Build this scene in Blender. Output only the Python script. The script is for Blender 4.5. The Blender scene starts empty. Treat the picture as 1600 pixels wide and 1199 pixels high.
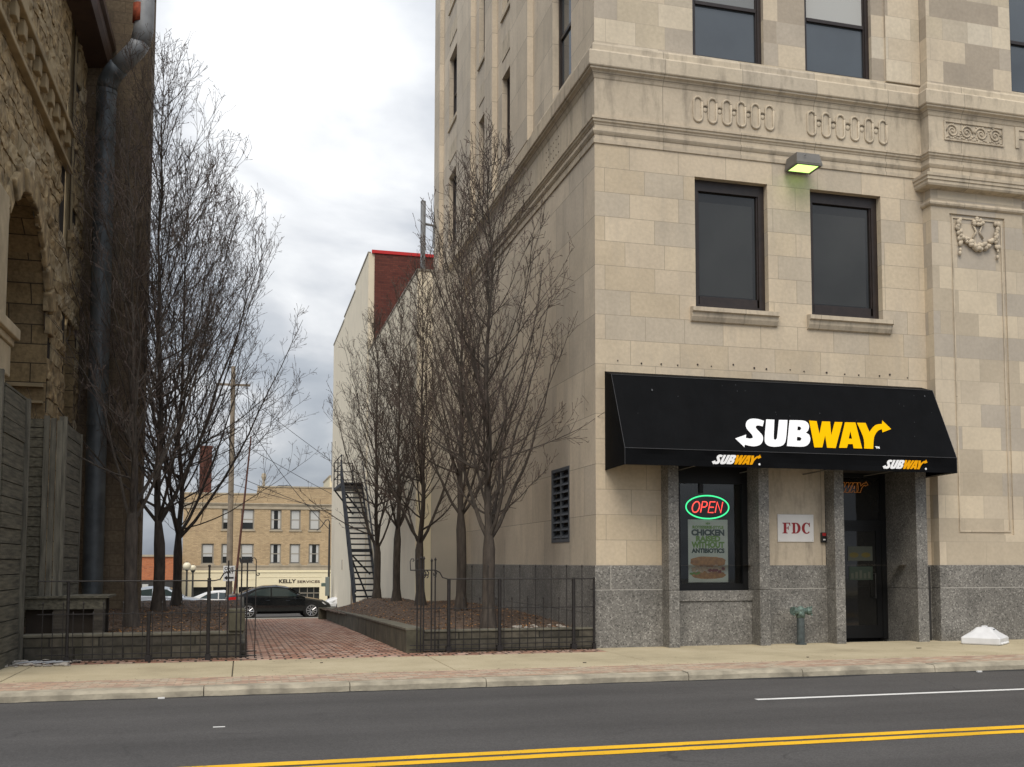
import bpy, bmesh, math, random
from mathutils import Vector, Matrix, noise
from mathutils.geometry import tessellate_polygon
R = math.radians
scn = bpy.context.scene
COL = scn.collection
random.seed(7)

# ---------------------------------------------------------------- camera
cam_d = bpy.data.cameras.new("camera")
cam = bpy.data.objects.new("camera", cam_d)
COL.objects.link(cam)
cam.location = (0, 0, 1.6)
YAW, PITCH = 15.6329, 3.9416
cam.rotation_euler = (R(90 + PITCH), 0, R(-YAW))
cam_d.sensor_width = 36.0
cam_d.lens = 36.9
cam_d.shift_x = -0.025
cam_d.shift_y = 0.1034
cam_d.clip_start = 0.1
cam_d.clip_end = 3000
scn.camera = cam
scn.render.resolution_x = 1024
scn.render.resolution_y = 767

# ---------------------------------------------------------------- world / sky
SUN_EL, SUN_AZ = 52.0, 205.0       # azimuth measured clockwise from +Y
w = bpy.data.worlds.new("World")
scn.world = w
w.use_nodes = True
nt = w.node_tree
nt.nodes.clear()
def N(nt, t, **k):
    n = nt.nodes.new(t)
    for a, v in k.items():
        setattr(n, a, v)
    return n
def setup_world():
    L = nt.links.new
    out = N(nt, 'ShaderNodeOutputWorld')
    bg = N(nt, 'ShaderNodeBackground'); bg.inputs[1].default_value = 0.10
    sky = N(nt, 'ShaderNodeTexSky', sky_type='NISHITA', sun_disc=False, sun_elevation=R(SUN_EL), sun_rotation=R(SUN_AZ), dust_density=3.0)
    tc = N(nt, 'ShaderNodeTexCoord')
    sep = N(nt, 'ShaderNodeSeparateXYZ'); L(tc.outputs['Generated'], sep.inputs[0])
    add = N(nt, 'ShaderNodeMath', operation='ADD'); L(sep.outputs[2], add.inputs[0]); add.inputs[1].default_value = 0.35
    mx = N(nt, 'ShaderNodeMath', operation='MAXIMUM'); L(add.outputs[0], mx.inputs[0]); mx.inputs[1].default_value = 0.12
    dv = N(nt, 'ShaderNodeVectorMath', operation='DIVIDE')
    cmb = N(nt, 'ShaderNodeCombineXYZ')
    for i in range(3): L(mx.outputs[0], cmb.inputs[i])
    L(tc.outputs['Generated'], dv.inputs[0]); L(cmb.outputs[0], dv.inputs[1])
    no = N(nt, 'ShaderNodeTexNoise'); no.inputs['Scale'].default_value = 2.6; no.inputs['Detail'].default_value = 7; no.inputs['Roughness'].default_value = 0.5; no.inputs['Distortion'].default_value = 0.35
    mp = N(nt, 'ShaderNodeMapping'); mp.inputs['Location'].default_value = (CLX, CLY, 0.4)
    L(dv.outputs[0], mp.inputs[0]); L(mp.outputs[0], no.inputs[0])
    # bright break in the cloud where the veiled light comes through
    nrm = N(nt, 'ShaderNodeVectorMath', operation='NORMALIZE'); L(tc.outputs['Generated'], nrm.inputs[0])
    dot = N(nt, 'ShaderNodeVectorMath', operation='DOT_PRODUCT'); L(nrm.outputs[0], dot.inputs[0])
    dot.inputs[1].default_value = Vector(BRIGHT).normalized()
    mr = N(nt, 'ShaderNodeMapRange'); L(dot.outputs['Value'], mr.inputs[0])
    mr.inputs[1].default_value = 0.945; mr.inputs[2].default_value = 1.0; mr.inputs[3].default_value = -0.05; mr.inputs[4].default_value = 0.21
    s = N(nt, 'ShaderNodeMath', operation='ADD'); L(no.outputs[0], s.inputs[0]); L(mr.outputs[0], s.inputs[1])
    ramp = N(nt, 'ShaderNodeValToRGB'); L(s.outputs[0], ramp.inputs[0])
    e = ramp.color_ramp.elements
    e[0].position = 0.36; e[0].color = (2.55, 2.8, 3.2, 1)
    e[1].position = 0.84; e[1].color = (10.6, 10.7, 10.8, 1)
    for p, c in ((0.48, (3.5, 3.8, 4.25, 1)), (0.59, (4.3, 4.6, 5.0, 1)), (0.66, (5.3, 5.5, 5.8, 1)), (0.76, (7.4, 7.5, 7.6, 1))):
        x = e.new(p); x.color = c
    mix = N(nt, 'ShaderNodeMix', data_type='RGBA'); mix.inputs[0].default_value = 0.92
    L(sky.outputs[0], mix.inputs[6]); L(ramp.outputs[0], mix.inputs[7])
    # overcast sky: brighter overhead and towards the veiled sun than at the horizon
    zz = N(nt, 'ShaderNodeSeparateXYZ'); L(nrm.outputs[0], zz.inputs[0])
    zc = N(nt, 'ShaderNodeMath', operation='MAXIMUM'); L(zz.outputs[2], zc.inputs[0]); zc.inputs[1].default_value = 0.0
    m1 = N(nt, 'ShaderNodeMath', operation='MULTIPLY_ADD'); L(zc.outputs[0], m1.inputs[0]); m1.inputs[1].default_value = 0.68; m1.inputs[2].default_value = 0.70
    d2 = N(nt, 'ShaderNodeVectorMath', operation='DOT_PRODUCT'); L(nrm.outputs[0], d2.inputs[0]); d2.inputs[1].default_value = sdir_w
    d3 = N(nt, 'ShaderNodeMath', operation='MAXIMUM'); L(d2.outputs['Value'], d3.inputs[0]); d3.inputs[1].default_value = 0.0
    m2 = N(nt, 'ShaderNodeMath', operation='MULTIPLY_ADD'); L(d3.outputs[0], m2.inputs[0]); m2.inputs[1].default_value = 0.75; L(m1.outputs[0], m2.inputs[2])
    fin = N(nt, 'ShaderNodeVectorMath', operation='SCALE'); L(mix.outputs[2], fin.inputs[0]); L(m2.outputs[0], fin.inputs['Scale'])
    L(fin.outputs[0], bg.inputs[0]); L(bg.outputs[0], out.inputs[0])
CLX, CLY = 3.3, 1.7
sdir_w = (math.sin(R(SUN_AZ)) * math.cos(R(SUN_EL)), math.cos(R(SUN_AZ)) * math.cos(R(SUN_EL)), math.sin(R(SUN_EL)))
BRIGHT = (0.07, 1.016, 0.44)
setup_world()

sd = bpy.data.lights.new("sun", 'SUN')
sun = bpy.data.objects.new("sun", sd)
COL.objects.link(sun)
sd.energy = 1.5
sd.angle = R(35)
sd.color = (1.0, 0.92, 0.80)
az = R(SUN_AZ)
sdir = Vector((math.sin(az) * math.cos(R(SUN_EL)), math.cos(az) * math.cos(R(SUN_EL)), math.sin(R(SUN_EL))))
sun.rotation_euler = sdir.to_track_quat('Z', 'Y').to_euler()

scn.view_settings.view_transform = 'Standard'
scn.view_settings.look = 'None'
scn.view_settings.exposure = 0.62
scn.view_settings.gamma = 1.0

# ---------------------------------------------------------------- materials
M = {}
def mat(name, base=(0.5, 0.5, 0.5), rough=0.8, metal=0.0, spec=0.5, noise_amt=0.0, noise_scale=5.0, bump=0.0, bump_scale=30.0, emis=None, es=0.0, nscale3=None):
    m = bpy.data.materials.new(name); m.use_nodes = True
    t = m.node_tree; b = t.nodes['Principled BSDF']; L = t.links.new
    b.inputs['Base Color'].default_value = (*base, 1)
    b.inputs['Roughness'].default_value = rough
    b.inputs['Metallic'].default_value = metal
    b.inputs['Specular IOR Level'].default_value = spec
    tc = N(t, 'ShaderNodeTexCoord')
    if noise_amt > 0:
        no = N(t, 'ShaderNodeTexNoise'); no.inputs['Scale'].default_value = noise_scale; no.inputs['Detail'].default_value = 6
        if nscale3:
            mp = N(t, 'ShaderNodeMapping'); mp.inputs['Scale'].default_value = nscale3
            L(tc.outputs['Object'], mp.inputs[0]); L(mp.outputs[0], no.inputs[0])
        else:
            L(tc.outputs['Object'], no.inputs[0])
        rp = N(t, 'ShaderNodeValToRGB'); L(no.outputs[0], rp.inputs[0])
        rp.color_ramp.elements[0].position = 0.3; rp.color_ramp.elements[1].position = 0.72
        rp.color_ramp.elements[0].color = (*[c * (1 - noise_amt) for c in base], 1)
        rp.color_ramp.elements[1].color = (*[min(1, c * (1 + noise_amt)) for c in base], 1)
        L(rp.outputs[0], b.inputs['Base Color'])
    if bump > 0:
        n2 = N(t, 'ShaderNodeTexNoise'); n2.inputs['Scale'].default_value = bump_scale; n2.inputs['Detail'].default_value = 5
        L(tc.outputs['Object'], n2.inputs[0])
        bp = N(t, 'ShaderNodeBump'); bp.inputs['Strength'].default_value = bump; bp.inputs['Distance'].default_value = 0.02
        L(n2.outputs[0], bp.inputs['Height']); L(bp.outputs[0], b.inputs['Normal'])
    if emis:
        b.inputs['Emission Color'].default_value = (*emis, 1); b.inputs['Emission Strength'].default_value = es
    M[name] = m
    return m

def brickmat(name, cols, mortar, bw, rh, ms=0.006, rough=0.85, off=(0, 0), offset=0.5, grain=0.06, stain=0.0, bump=0.3, msm=0.1, squash=1.0, sqf=2, gscale=14, stretch=(1, 1, 0.25), stain_col=(0.12, 0.10, 0.08)):
    """ashlar / brick material driven by the metric UV map"""
    m = bpy.data.materials.new(name); m.use_nodes = True
    t = m.node_tree; b = t.nodes['Principled BSDF']; L = t.links.new
    b.inputs['Roughness'].default_value = rough
    b.inputs['Specular IOR Level'].default_value = 0.25
    uv = N(t, 'ShaderNodeUVMap'); uv.uv_map = 'UVMap'
    mp = N(t, 'ShaderNodeMapping'); mp.inputs['Location'].default_value = (-off[0], -off[1], 0)
    L(uv.outputs[0], mp.inputs[0])
    br = N(t, 'ShaderNodeTexBrick', offset=offset, offset_frequency=2, squash=squash, squash_frequency=sqf)
    L(mp.outputs[0], br.inputs['Vector'])
    br.inputs['Color1'].default_value = (0, 0, 0, 1); br.inputs['Color2'].default_value = (1, 1, 1, 1)
    br.inputs['Mortar'].default_value = (0.5, 0.5, 0.5, 1)
    br.inputs['Scale'].default_value = 1.0; br.inputs['Mortar Size'].default_value = ms; br.inputs['Mortar Smooth'].default_value = msm
    br.inputs['Bias'].default_value = 0.0; br.inputs['Brick Width'].default_value = bw; br.inputs['Row Height'].default_value = rh
    rp = N(t, 'ShaderNodeValToRGB'); L(br.outputs['Color'], rp.inputs[0]); rp.color_ramp.interpolation = 'CONSTANT' if len(cols) > 3 else 'LINEAR'
    e = rp.color_ramp.elements
    n = len(cols)
    pos = [i / n for i in range(n)] if n > 3 else [i / max(1, n - 1) for i in range(n)]
    e[0].position = pos[0]; e[0].color = (*cols[0], 1)
    e[1].position = pos[-1]; e[1].color = (*cols[-1], 1)
    for i in range(1, n - 1):
        x = e.new(pos[i]); x.color = (*cols[i], 1)
    tc = N(t, 'ShaderNodeTexCoord')
    no = N(t, 'ShaderNodeTexNoise'); no.inputs['Scale'].default_value = gscale; no.inputs['Detail'].default_value = 8; L(tc.outputs['Object'], no.inputs[0])
    no2 = N(t, 'ShaderNodeTexNoise'); no2.inputs['Scale'].default_value = 1.1; no2.inputs['Detail'].default_value = 4; L(tc.outputs['Object'], no2.inputs[0])
    mr = N(t, 'ShaderNodeMapRange'); L(no.outputs[0], mr.inputs[0]); mr.inputs[1].default_value = 0.3; mr.inputs[2].default_value = 0.7
    mr.inputs[3].default_value = 1 - grain; mr.inputs[4].default_value = 1 + grain
    mr2 = N(t, 'ShaderNodeMapRange'); L(no2.outputs[0], mr2.inputs[0]); mr2.inputs[1].default_value = 0.3; mr2.inputs[2].default_value = 0.7
    mr2.inputs[3].default_value = 0.92; mr2.inputs[4].default_value = 1.07
    mm = N(t, 'ShaderNodeMath', operation='MULTIPLY'); L(mr.outputs[0], mm.inputs[0]); L(mr2.outputs[0], mm.inputs[1])
    sc = N(t, 'ShaderNodeVectorMath', operation='SCALE'); L(rp.outputs[0], sc.inputs[0]); L(mm.outputs[0], sc.inputs['Scale'])
    last = sc.outputs[0]
    if stain > 0:
        mp3 = N(t, 'ShaderNodeMapping'); mp3.inputs['Scale'].default_value = stretch; L(tc.outputs['Object'], mp3.inputs[0])
        no3 = N(t, 'ShaderNodeTexNoise'); no3.inputs['Scale'].default_value = 2.3; no3.inputs['Detail'].default_value = 7; no3.inputs['Roughness'].default_value = 0.62; L(mp3.outputs[0], no3.inputs[0])
        r3 = N(t, 'ShaderNodeMapRange'); L(no3.outputs[0], r3.inputs[0]); r3.inputs[1].default_value = 0.50; r3.inputs[2].default_value = 0.74; r3.inputs[3].default_value = 0; r3.inputs[4].default_value = stain
        mxs = N(t, 'ShaderNodeMix', data_type='RGBA'); L(r3.outputs[0], mxs.inputs[0]); L(last, mxs.inputs[6]); mxs.inputs[7].default_value = (*stain_col, 1)
        last = mxs.outputs[2]
    mx = N(t, 'ShaderNodeMix', data_type='RGBA'); L(br.outputs['Fac'], mx.inputs[0]); L(last, mx.inputs[6]); mx.inputs[7].default_value = (*mortar, 1)
    L(mx.outputs[2], b.inputs['Base Color'])
    inv = N(t, 'ShaderNodeMath', operation='MULTIPLY_ADD'); L(br.outputs['Fac'], inv.inputs[0]); inv.inputs[1].default_value = -1.0
    L(no.outputs[0], inv.inputs[2])
    bp = N(t, 'ShaderNodeBump'); bp.inputs['Strength'].default_value = bump; bp.inputs['Distance'].default_value = 0.01
    L(inv.outputs[0], bp.inputs['Height']); L(bp.outputs[0], b.inputs['Normal'])
    M[name] = m
    return m

def specklemat(name, stops, scale, rough=0.6, tint=0.12, spec=0.5, patch=0.9):
    m = bpy.data.materials.new(name); m.use_nodes = True
    t = m.node_tree; b = t.nodes['Principled BSDF']; L = t.links.new
    b.inputs['Roughness'].default_value = rough; b.inputs['Specular IOR Level'].default_value = spec
    tc = N(t, 'ShaderNodeTexCoord')
    vo = N(t, 'ShaderNodeTexVoronoi'); vo.inputs['Scale'].default_value = scale; L(tc.outputs['Object'], vo.inputs['Vector'])
    sp = N(t, 'ShaderNodeSeparateColor'); L(vo.outputs['Color'], sp.inputs[0])
    rp = N(t, 'ShaderNodeValToRGB'); L(sp.outputs[0], rp.inputs[0]); e = rp.color_ramp.elements
    e[0].position = stops[0][0]; e[0].color = (*stops[0][1], 1); e[1].position = stops[-1][0]; e[1].color = (*stops[-1][1], 1)
    for p, c in stops[1:-1]:
        x = e.new(p); x.color = (*c, 1)
    no = N(t, 'ShaderNodeTexNoise'); no.inputs['Scale'].default_value = patch; no.inputs['Detail'].default_value = 6; L(tc.outputs['Object'], no.inputs[0])
    mr = N(t, 'ShaderNodeMapRange'); L(no.outputs[0], mr.inputs[0]); mr.inputs[1].default_value = 0.3; mr.inputs[2].default_value = 0.7; mr.inputs[3].default_value = 1 - tint; mr.inputs[4].default_value = 1 + tint
    sc = N(t, 'ShaderNodeVectorMath', operation='SCALE'); L(rp.outputs[0], sc.inputs[0]); L(mr.outputs[0], sc.inputs['Scale'])
    L(sc.outputs[0], b.inputs['Base Color'])
    bp = N(t, 'ShaderNodeBump'); bp.inputs['Strength'].default_value = 0.25; bp.inputs['Distance'].default_value = 0.004
    L(sp.outputs[0], bp.inputs['Height']); L(bp.outputs[0], b.inputs['Normal'])
    M[name] = m
    return m

LM = (0.50, 0.435, 0.335)
brickmat('limestone_low', [(0.512, 0.422, 0.301), (0.558, 0.464, 0.335), (0.482, 0.412, 0.316), (0.538, 0.448, 0.330), (0.573, 0.478, 0.350)], (0.317, 0.268, 0.204), 1.02, 0.4765, 0.005, off=(6.345 + 0.2, 1.53), grain=0.07, stain=0.42, bump=0.3, stain_col=(0.368, 0.322, 0.262), stretch=(1.3, 1.3, .3), squash=0.8, sqf=3)
brickmat('limestone_patchy', [(0.368, 0.312, 0.243), (0.558, 0.471, 0.350), (0.430, 0.372, 0.297), (0.605, 0.521, 0.394), (0.482, 0.417, 0.321), (0.512, 0.436, 0.321), (0.563, 0.496, 0.389)], (0.389, 0.327, 0.253), 0.86, 0.47, 0.004, off=(13.7, 11.65), grain=0.07, stain=0.22, bump=0.2, stain_col=(0.307, 0.268, 0.224), squash=0.72, sqf=2)
brickmat('limestone_pilaster', [(0.451, 0.382, 0.286), (0.543, 0.461, 0.345), (0.420, 0.367, 0.297), (0.573, 0.486, 0.359), (0.512, 0.436, 0.330)], (0.368, 0.317, 0.243), 0.95, 0.4765, 0.004, off=(13.3, 1.53), grain=0.05, stain=0.12, bump=0.2, stain_col=(0.307, 0.268, 0.224))
brickmat('limestone_side', [(0.535, 0.461, 0.358), (0.594, 0.512, 0.399), (0.510, 0.443, 0.352), (0.571, 0.490, 0.381)], (0.277, 0.238, 0.189), 1.9, 0.953, 0.006, off=(0.3, 1.53), grain=0.06, stain=0.42, bump=0.25, stain_col=(0.256, 0.223, 0.185))
brickmat('limestone_trim', [(0.471, 0.397, 0.301), (0.554, 0.471, 0.350), (0.440, 0.382, 0.301)], (0.246, 0.208, 0.165), 1.66, 6.0, 0.006, off=(6.1, -1.0), offset=0, grain=0.06, stain=0.75, bump=0.3, stretch=(1.9, 1.9, 0.5), stain_col=(0.205, 0.174, 0.136))
specklemat('granite', [(0.0, (0.07, 0.066, 0.058)), (0.16, (0.135, 0.127, 0.113)), (0.5, (0.17, 0.160, 0.142)), (0.82, (0.20, 0.189, 0.168)), (0.98, (0.31, 0.295, 0.265))], 42, rough=0.55, tint=0.24, patch=1.6)
mat('granite_joint', (0.42, 0.40, 0.36), 0.9)
mat('dark_frame', (0.022, 0.014, 0.011), 0.45, noise_amt=0.3, noise_scale=8)
mat('black_frame', (0.008, 0.008, 0.008), 0.4, spec=0.3)
mat('glass_dark', (0.014, 0.0135, 0.012), 0.05, spec=0.5, noise_amt=0.25, noise_scale=0.7, bump=0.10, bump_scale=1.3)
mat('glass_blue', (0.050, 0.060, 0.068), 0.05, spec=0.9, noise_amt=0.25, noise_scale=0.6, bump=0.12, bump_scale=1.1)
mat('shade_glass', (0.030, 0.030, 0.027), 0.08, spec=0.5, noise_amt=0.18, noise_scale=0.9, bump=0.10, bump_scale=1.3)
mat('blind_white', (0.42, 0.42, 0.40), 0.9)
mat('blind_inner', (0.20, 0.21, 0.21), 0.9)
mat('awning_fabric', (0.0032, 0.0034, 0.004), 0.7, spec=0.08, noise_amt=0.25, noise_scale=3, bump=0.12, bump_scale=160)
mat('awning_seam', (0.045, 0.046, 0.05), 0.6)
mat('logo_white', (0.88, 0.88, 0.88), 0.7, spec=0.1)
mat('logo_yellow', (0.88, 0.47, 0.0), 0.8, spec=0.05)
mat('logo_orange', (0.86, 0.38, 0.005), 0.8, spec=0.05)
mat('neon_red', (0.5, 0.02, 0.02), 0.4, emis=(1.0, 0.07, 0.05), es=1.5)
mat('neon_green', (0.02, 0.5, 0.15), 0.4, emis=(0.05, 0.95, 0.34), es=1.1)
mat('neon_amber', (0.12, 0.05, 0.01), 0.4, emis=(1.0, 0.32, 0.05), es=0.12)
mat('poster_paper', (0.74, 0.77, 0.66), 0.6, noise_amt=0.06)
mat('poster_green', (0.20, 0.38, 0.05), 0.6)
mat('poster_dark_green', (0.02, 0.055, 0.03), 0.6)
mat('old_notice', (0.07, 0.075, 0.055), 0.6)
mat('old_yellow', (0.12, 0.09, 0.015), 0.6)
mat('old_green', (0.03, 0.045, 0.03), 0.6)
mat('bread', (0.52, 0.25, 0.07), 0.6, noise_amt=0.35, noise_scale=14)
mat('chicken', (0.70, 0.52, 0.34), 0.6, noise_amt=0.3, noise_scale=30)
mat('tomato', (0.30, 0.05, 0.035), 0.5)
mat('interior', (0.035, 0.032, 0.030), 0.9)
mat('sign_white', (0.66, 0.64, 0.61), 0.5, noise_amt=0.04)
mat('sign_red', (0.26, 0.012, 0.016), 0.5)
mat('red_plastic', (0.35, 0.02, 0.02), 0.35)
mat('black_plastic', (0.012, 0.012, 0.012), 0.35)
mat('verdigris', (0.12, 0.17, 0.145), 0.6, metal=0.3, noise_amt=0.5, noise_scale=22)
mat('old_pipe', (0.07, 0.085, 0.085), 0.6, metal=0.2, noise_amt=0.35, noise_scale=12)
mat('lamp_housing', (0.14, 0.13, 0.115), 0.5, metal=0.1, noise_amt=0.1)
mat('lamp_lens', (0.5, 0.6, 0.3), 0.3, emis=(0.58, 1.0, 0.22), es=1.25)
mat('white_plastic', (0.66, 0.66, 0.66), 0.45, noise_amt=0.08, noise_scale=5)
mat('louver_metal', (0.075, 0.082, 0.092), 0.5, metal=0.2, noise_amt=0.2)
mat('iron', (0.018, 0.015, 0.014), 0.6, metal=0.2, noise_amt=0.5, noise_scale=20)
mat('iron_rusty', (0.045, 0.03, 0.024), 0.75, noise_amt=0.5, noise_scale=20)
mat('steel_escape', (0.016, 0.018, 0.023), 0.55, metal=0.3, noise_amt=0.3, noise_scale=5)
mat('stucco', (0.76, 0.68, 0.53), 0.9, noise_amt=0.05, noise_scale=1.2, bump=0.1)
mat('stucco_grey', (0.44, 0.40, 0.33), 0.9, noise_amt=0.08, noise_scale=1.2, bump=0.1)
brickmat('dark_red_brick', [(0.115, 0.036, 0.028), (0.15, 0.048, 0.036), (0.09, 0.03, 0.025)], (0.08, 0.04, 0.035), 0.24, 0.085, 0.006, grain=0.1, bump=0.3)
mat('red_coping', (0.55, 0.018, 0.02), 0.5)
brickmat('tan_brick', [(0.43, 0.315, 0.185), (0.52, 0.39, 0.235), (0.38, 0.28, 0.17)], (0.33, 0.25, 0.16), 0.24, 0.09, 0.008, grain=0.12, bump=0.2, stain=0.3, stain_col=(0.22, 0.14, 0.08))
brickmat('orange_brick', [(0.42, 0.13, 0.05), (0.50, 0.17, 0.07), (0.36, 0.11, 0.05)], (0.3, 0.2, 0.14), 0.24, 0.09, 0.008, grain=0.12, bump=0.2)
brickmat('chimney_brick', [(0.10, 0.035, 0.025), (0.14, 0.05, 0.035), (0.08, 0.03, 0.02)], (0.07, 0.05, 0.04), 0.24, 0.09, 0.008, grain=0.12, bump=0.2)
mat('cream_paint', (0.74, 0.66, 0.46), 0.7, noise_amt=0.03)
mat('tan_stone', (0.40, 0.34, 0.25), 0.8, noise_amt=0.15, noise_scale=2)
mat('window_trim', (0.30, 0.27, 0.22), 0.7)
mat('curtain', (0.50, 0.50, 0.48), 0.9)
mat('shop_glass', (0.02, 0.022, 0.022), 0.1, spec=0.6)
mat('sandstone_block', (0.345, 0.255, 0.14), 0.95, noise_amt=0.6, noise_scale=3.4, bump=1.0, bump_scale=14)
mat('sandstone_smooth', (0.37, 0.285, 0.165), 0.9, noise_amt=0.3, noise_scale=1.6, bump=0.3, bump_scale=12)
mat('sandstone_pale', (0.46, 0.37, 0.24), 0.9, noise_amt=0.2, noise_scale=2.5, bump=0.3, bump_scale=10)
mat('wall_void', (0.03, 0.022, 0.015), 0.95)  # near-black backing colour, also painted as shade under the timber deck
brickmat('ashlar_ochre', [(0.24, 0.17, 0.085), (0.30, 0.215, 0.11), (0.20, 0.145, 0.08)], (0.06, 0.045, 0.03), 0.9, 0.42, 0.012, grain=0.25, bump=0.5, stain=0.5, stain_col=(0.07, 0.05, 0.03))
brickmat('umber_brick', [(0.17, 0.128, 0.084), (0.19, 0.145, 0.095), (0.155, 0.118, 0.08)], (0.125, 0.096, 0.065), 0.6, 0.3, 0.01, grain=0.25, bump=0.5, stain=0.5, stain_col=(0.075, 0.058, 0.042))
mat('gutter_brown', (0.085, 0.052, 0.04), 0.4, metal=0.2, noise_amt=0.2)
mat('duct_grey', (0.095, 0.105, 0.110), 0.5, metal=0.3, noise_amt=0.35, noise_scale=2.5)
mat('duct_white', (0.26, 0.27, 0.28), 0.5, noise_amt=0.2, noise_scale=3)
mat('duct_rust', (0.28, 0.055, 0.02), 0.8, noise_amt=0.4, noise_scale=9)
mat('bark', (0.062, 0.050, 0.040), 0.95, noise_amt=0.45, noise_scale=16, bump=0.8, bump_scale=40, nscale3=(1, 1, 0.25))
mat('twig', (0.088, 0.064, 0.052), 0.9, noise_amt=0.3, noise_scale=5)
mat('soil', (0.085, 0.056, 0.038), 1.0, noise_amt=0.55, noise_scale=9, bump=1.0, bump_scale=14)
mat('dead_leaf', (0.13, 0.075, 0.04), 0.9, noise_amt=0.5, noise_scale=3)
mat('rubble', (0.33, 0.30, 0.26), 0.9, noise_amt=0.4, noise_scale=4)
brickmat('planter_stone', [(0.07, 0.062, 0.046), (0.10, 0.088, 0.066), (0.055, 0.05, 0.04)], (0.03, 0.028, 0.022), 0.75, 0.21, 0.014, grain=0.3, bump=0.8, stain=0.6, stain_col=(0.05, 0.048, 0.03), gscale=9)
mat('planter_concrete', (0.085, 0.078, 0.052), 0.95, noise_amt=0.4, noise_scale=3, bump=0.5, bump_scale=12)
mat('planter_cap', (0.125, 0.115, 0.085), 0.95, noise_amt=0.35, noise_scale=3, bump=0.4, bump_scale=12)
mat('concrete_cross', (0.34, 0.32, 0.27), 0.9, noise_amt=0.1, noise_scale=1)
mat('far_ground', (0.20, 0.19, 0.17), 0.95, noise_amt=0.2, noise_scale=0.4)
brickmat('brick_paving', [(0.36, 0.19, 0.13), (0.42, 0.27, 0.205), (0.28, 0.15, 0.105), (0.40, 0.235, 0.165), (0.46, 0.32, 0.25)], (0.045, 0.033, 0.026), 0.235, 0.235, 0.02, off=(0.1, 0.0), offset=0.45, grain=0.25, bump=1.0, stain=0.35, stain_col=(0.12, 0.075, 0.05), stretch=(1, 1, 1), gscale=10)
mat('car_black', (0.006, 0.007, 0.008), 0.12, spec=0.6)
mat('car_silver', (0.33, 0.36, 0.40), 0.3, metal=0.4)
mat('car_white', (0.7, 0.7, 0.7), 0.3)
mat('car_glass', (0.03, 0.045, 0.045), 0.06, spec=0.8)
mat('tyre', (0.012, 0.012, 0.012), 0.8)
mat('alloy', (0.55, 0.55, 0.56), 0.3, metal=0.7)
mat('tail_red', (0.38, 0.012, 0.012), 0.25, emis=(1, 0.05, 0.04), es=0.05)
mat('signal_amber', (0.6, 0.2, 0.05), 0.3)
mat('plate_white', (0.6, 0.6, 0.6), 0.5)
mat('pole_wood', (0.22, 0.18, 0.135), 0.9, noise_amt=0.2, noise_scale=4)
mat('pole_rust', (0.09, 0.035, 0.025), 0.8)
mat('pole_dark', (0.03, 0.028, 0.026), 0.6)
mat('box_grey', (0.16, 0.19, 0.18), 0.6)
mat('globe_glass', (0.75, 0.68, 0.50), 0.4)
mat('cable', (0.03, 0.03, 0.032), 0.7)
mat('moss', (0.07, 0.075, 0.025), 1.0, noise_amt=0.4)

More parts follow.
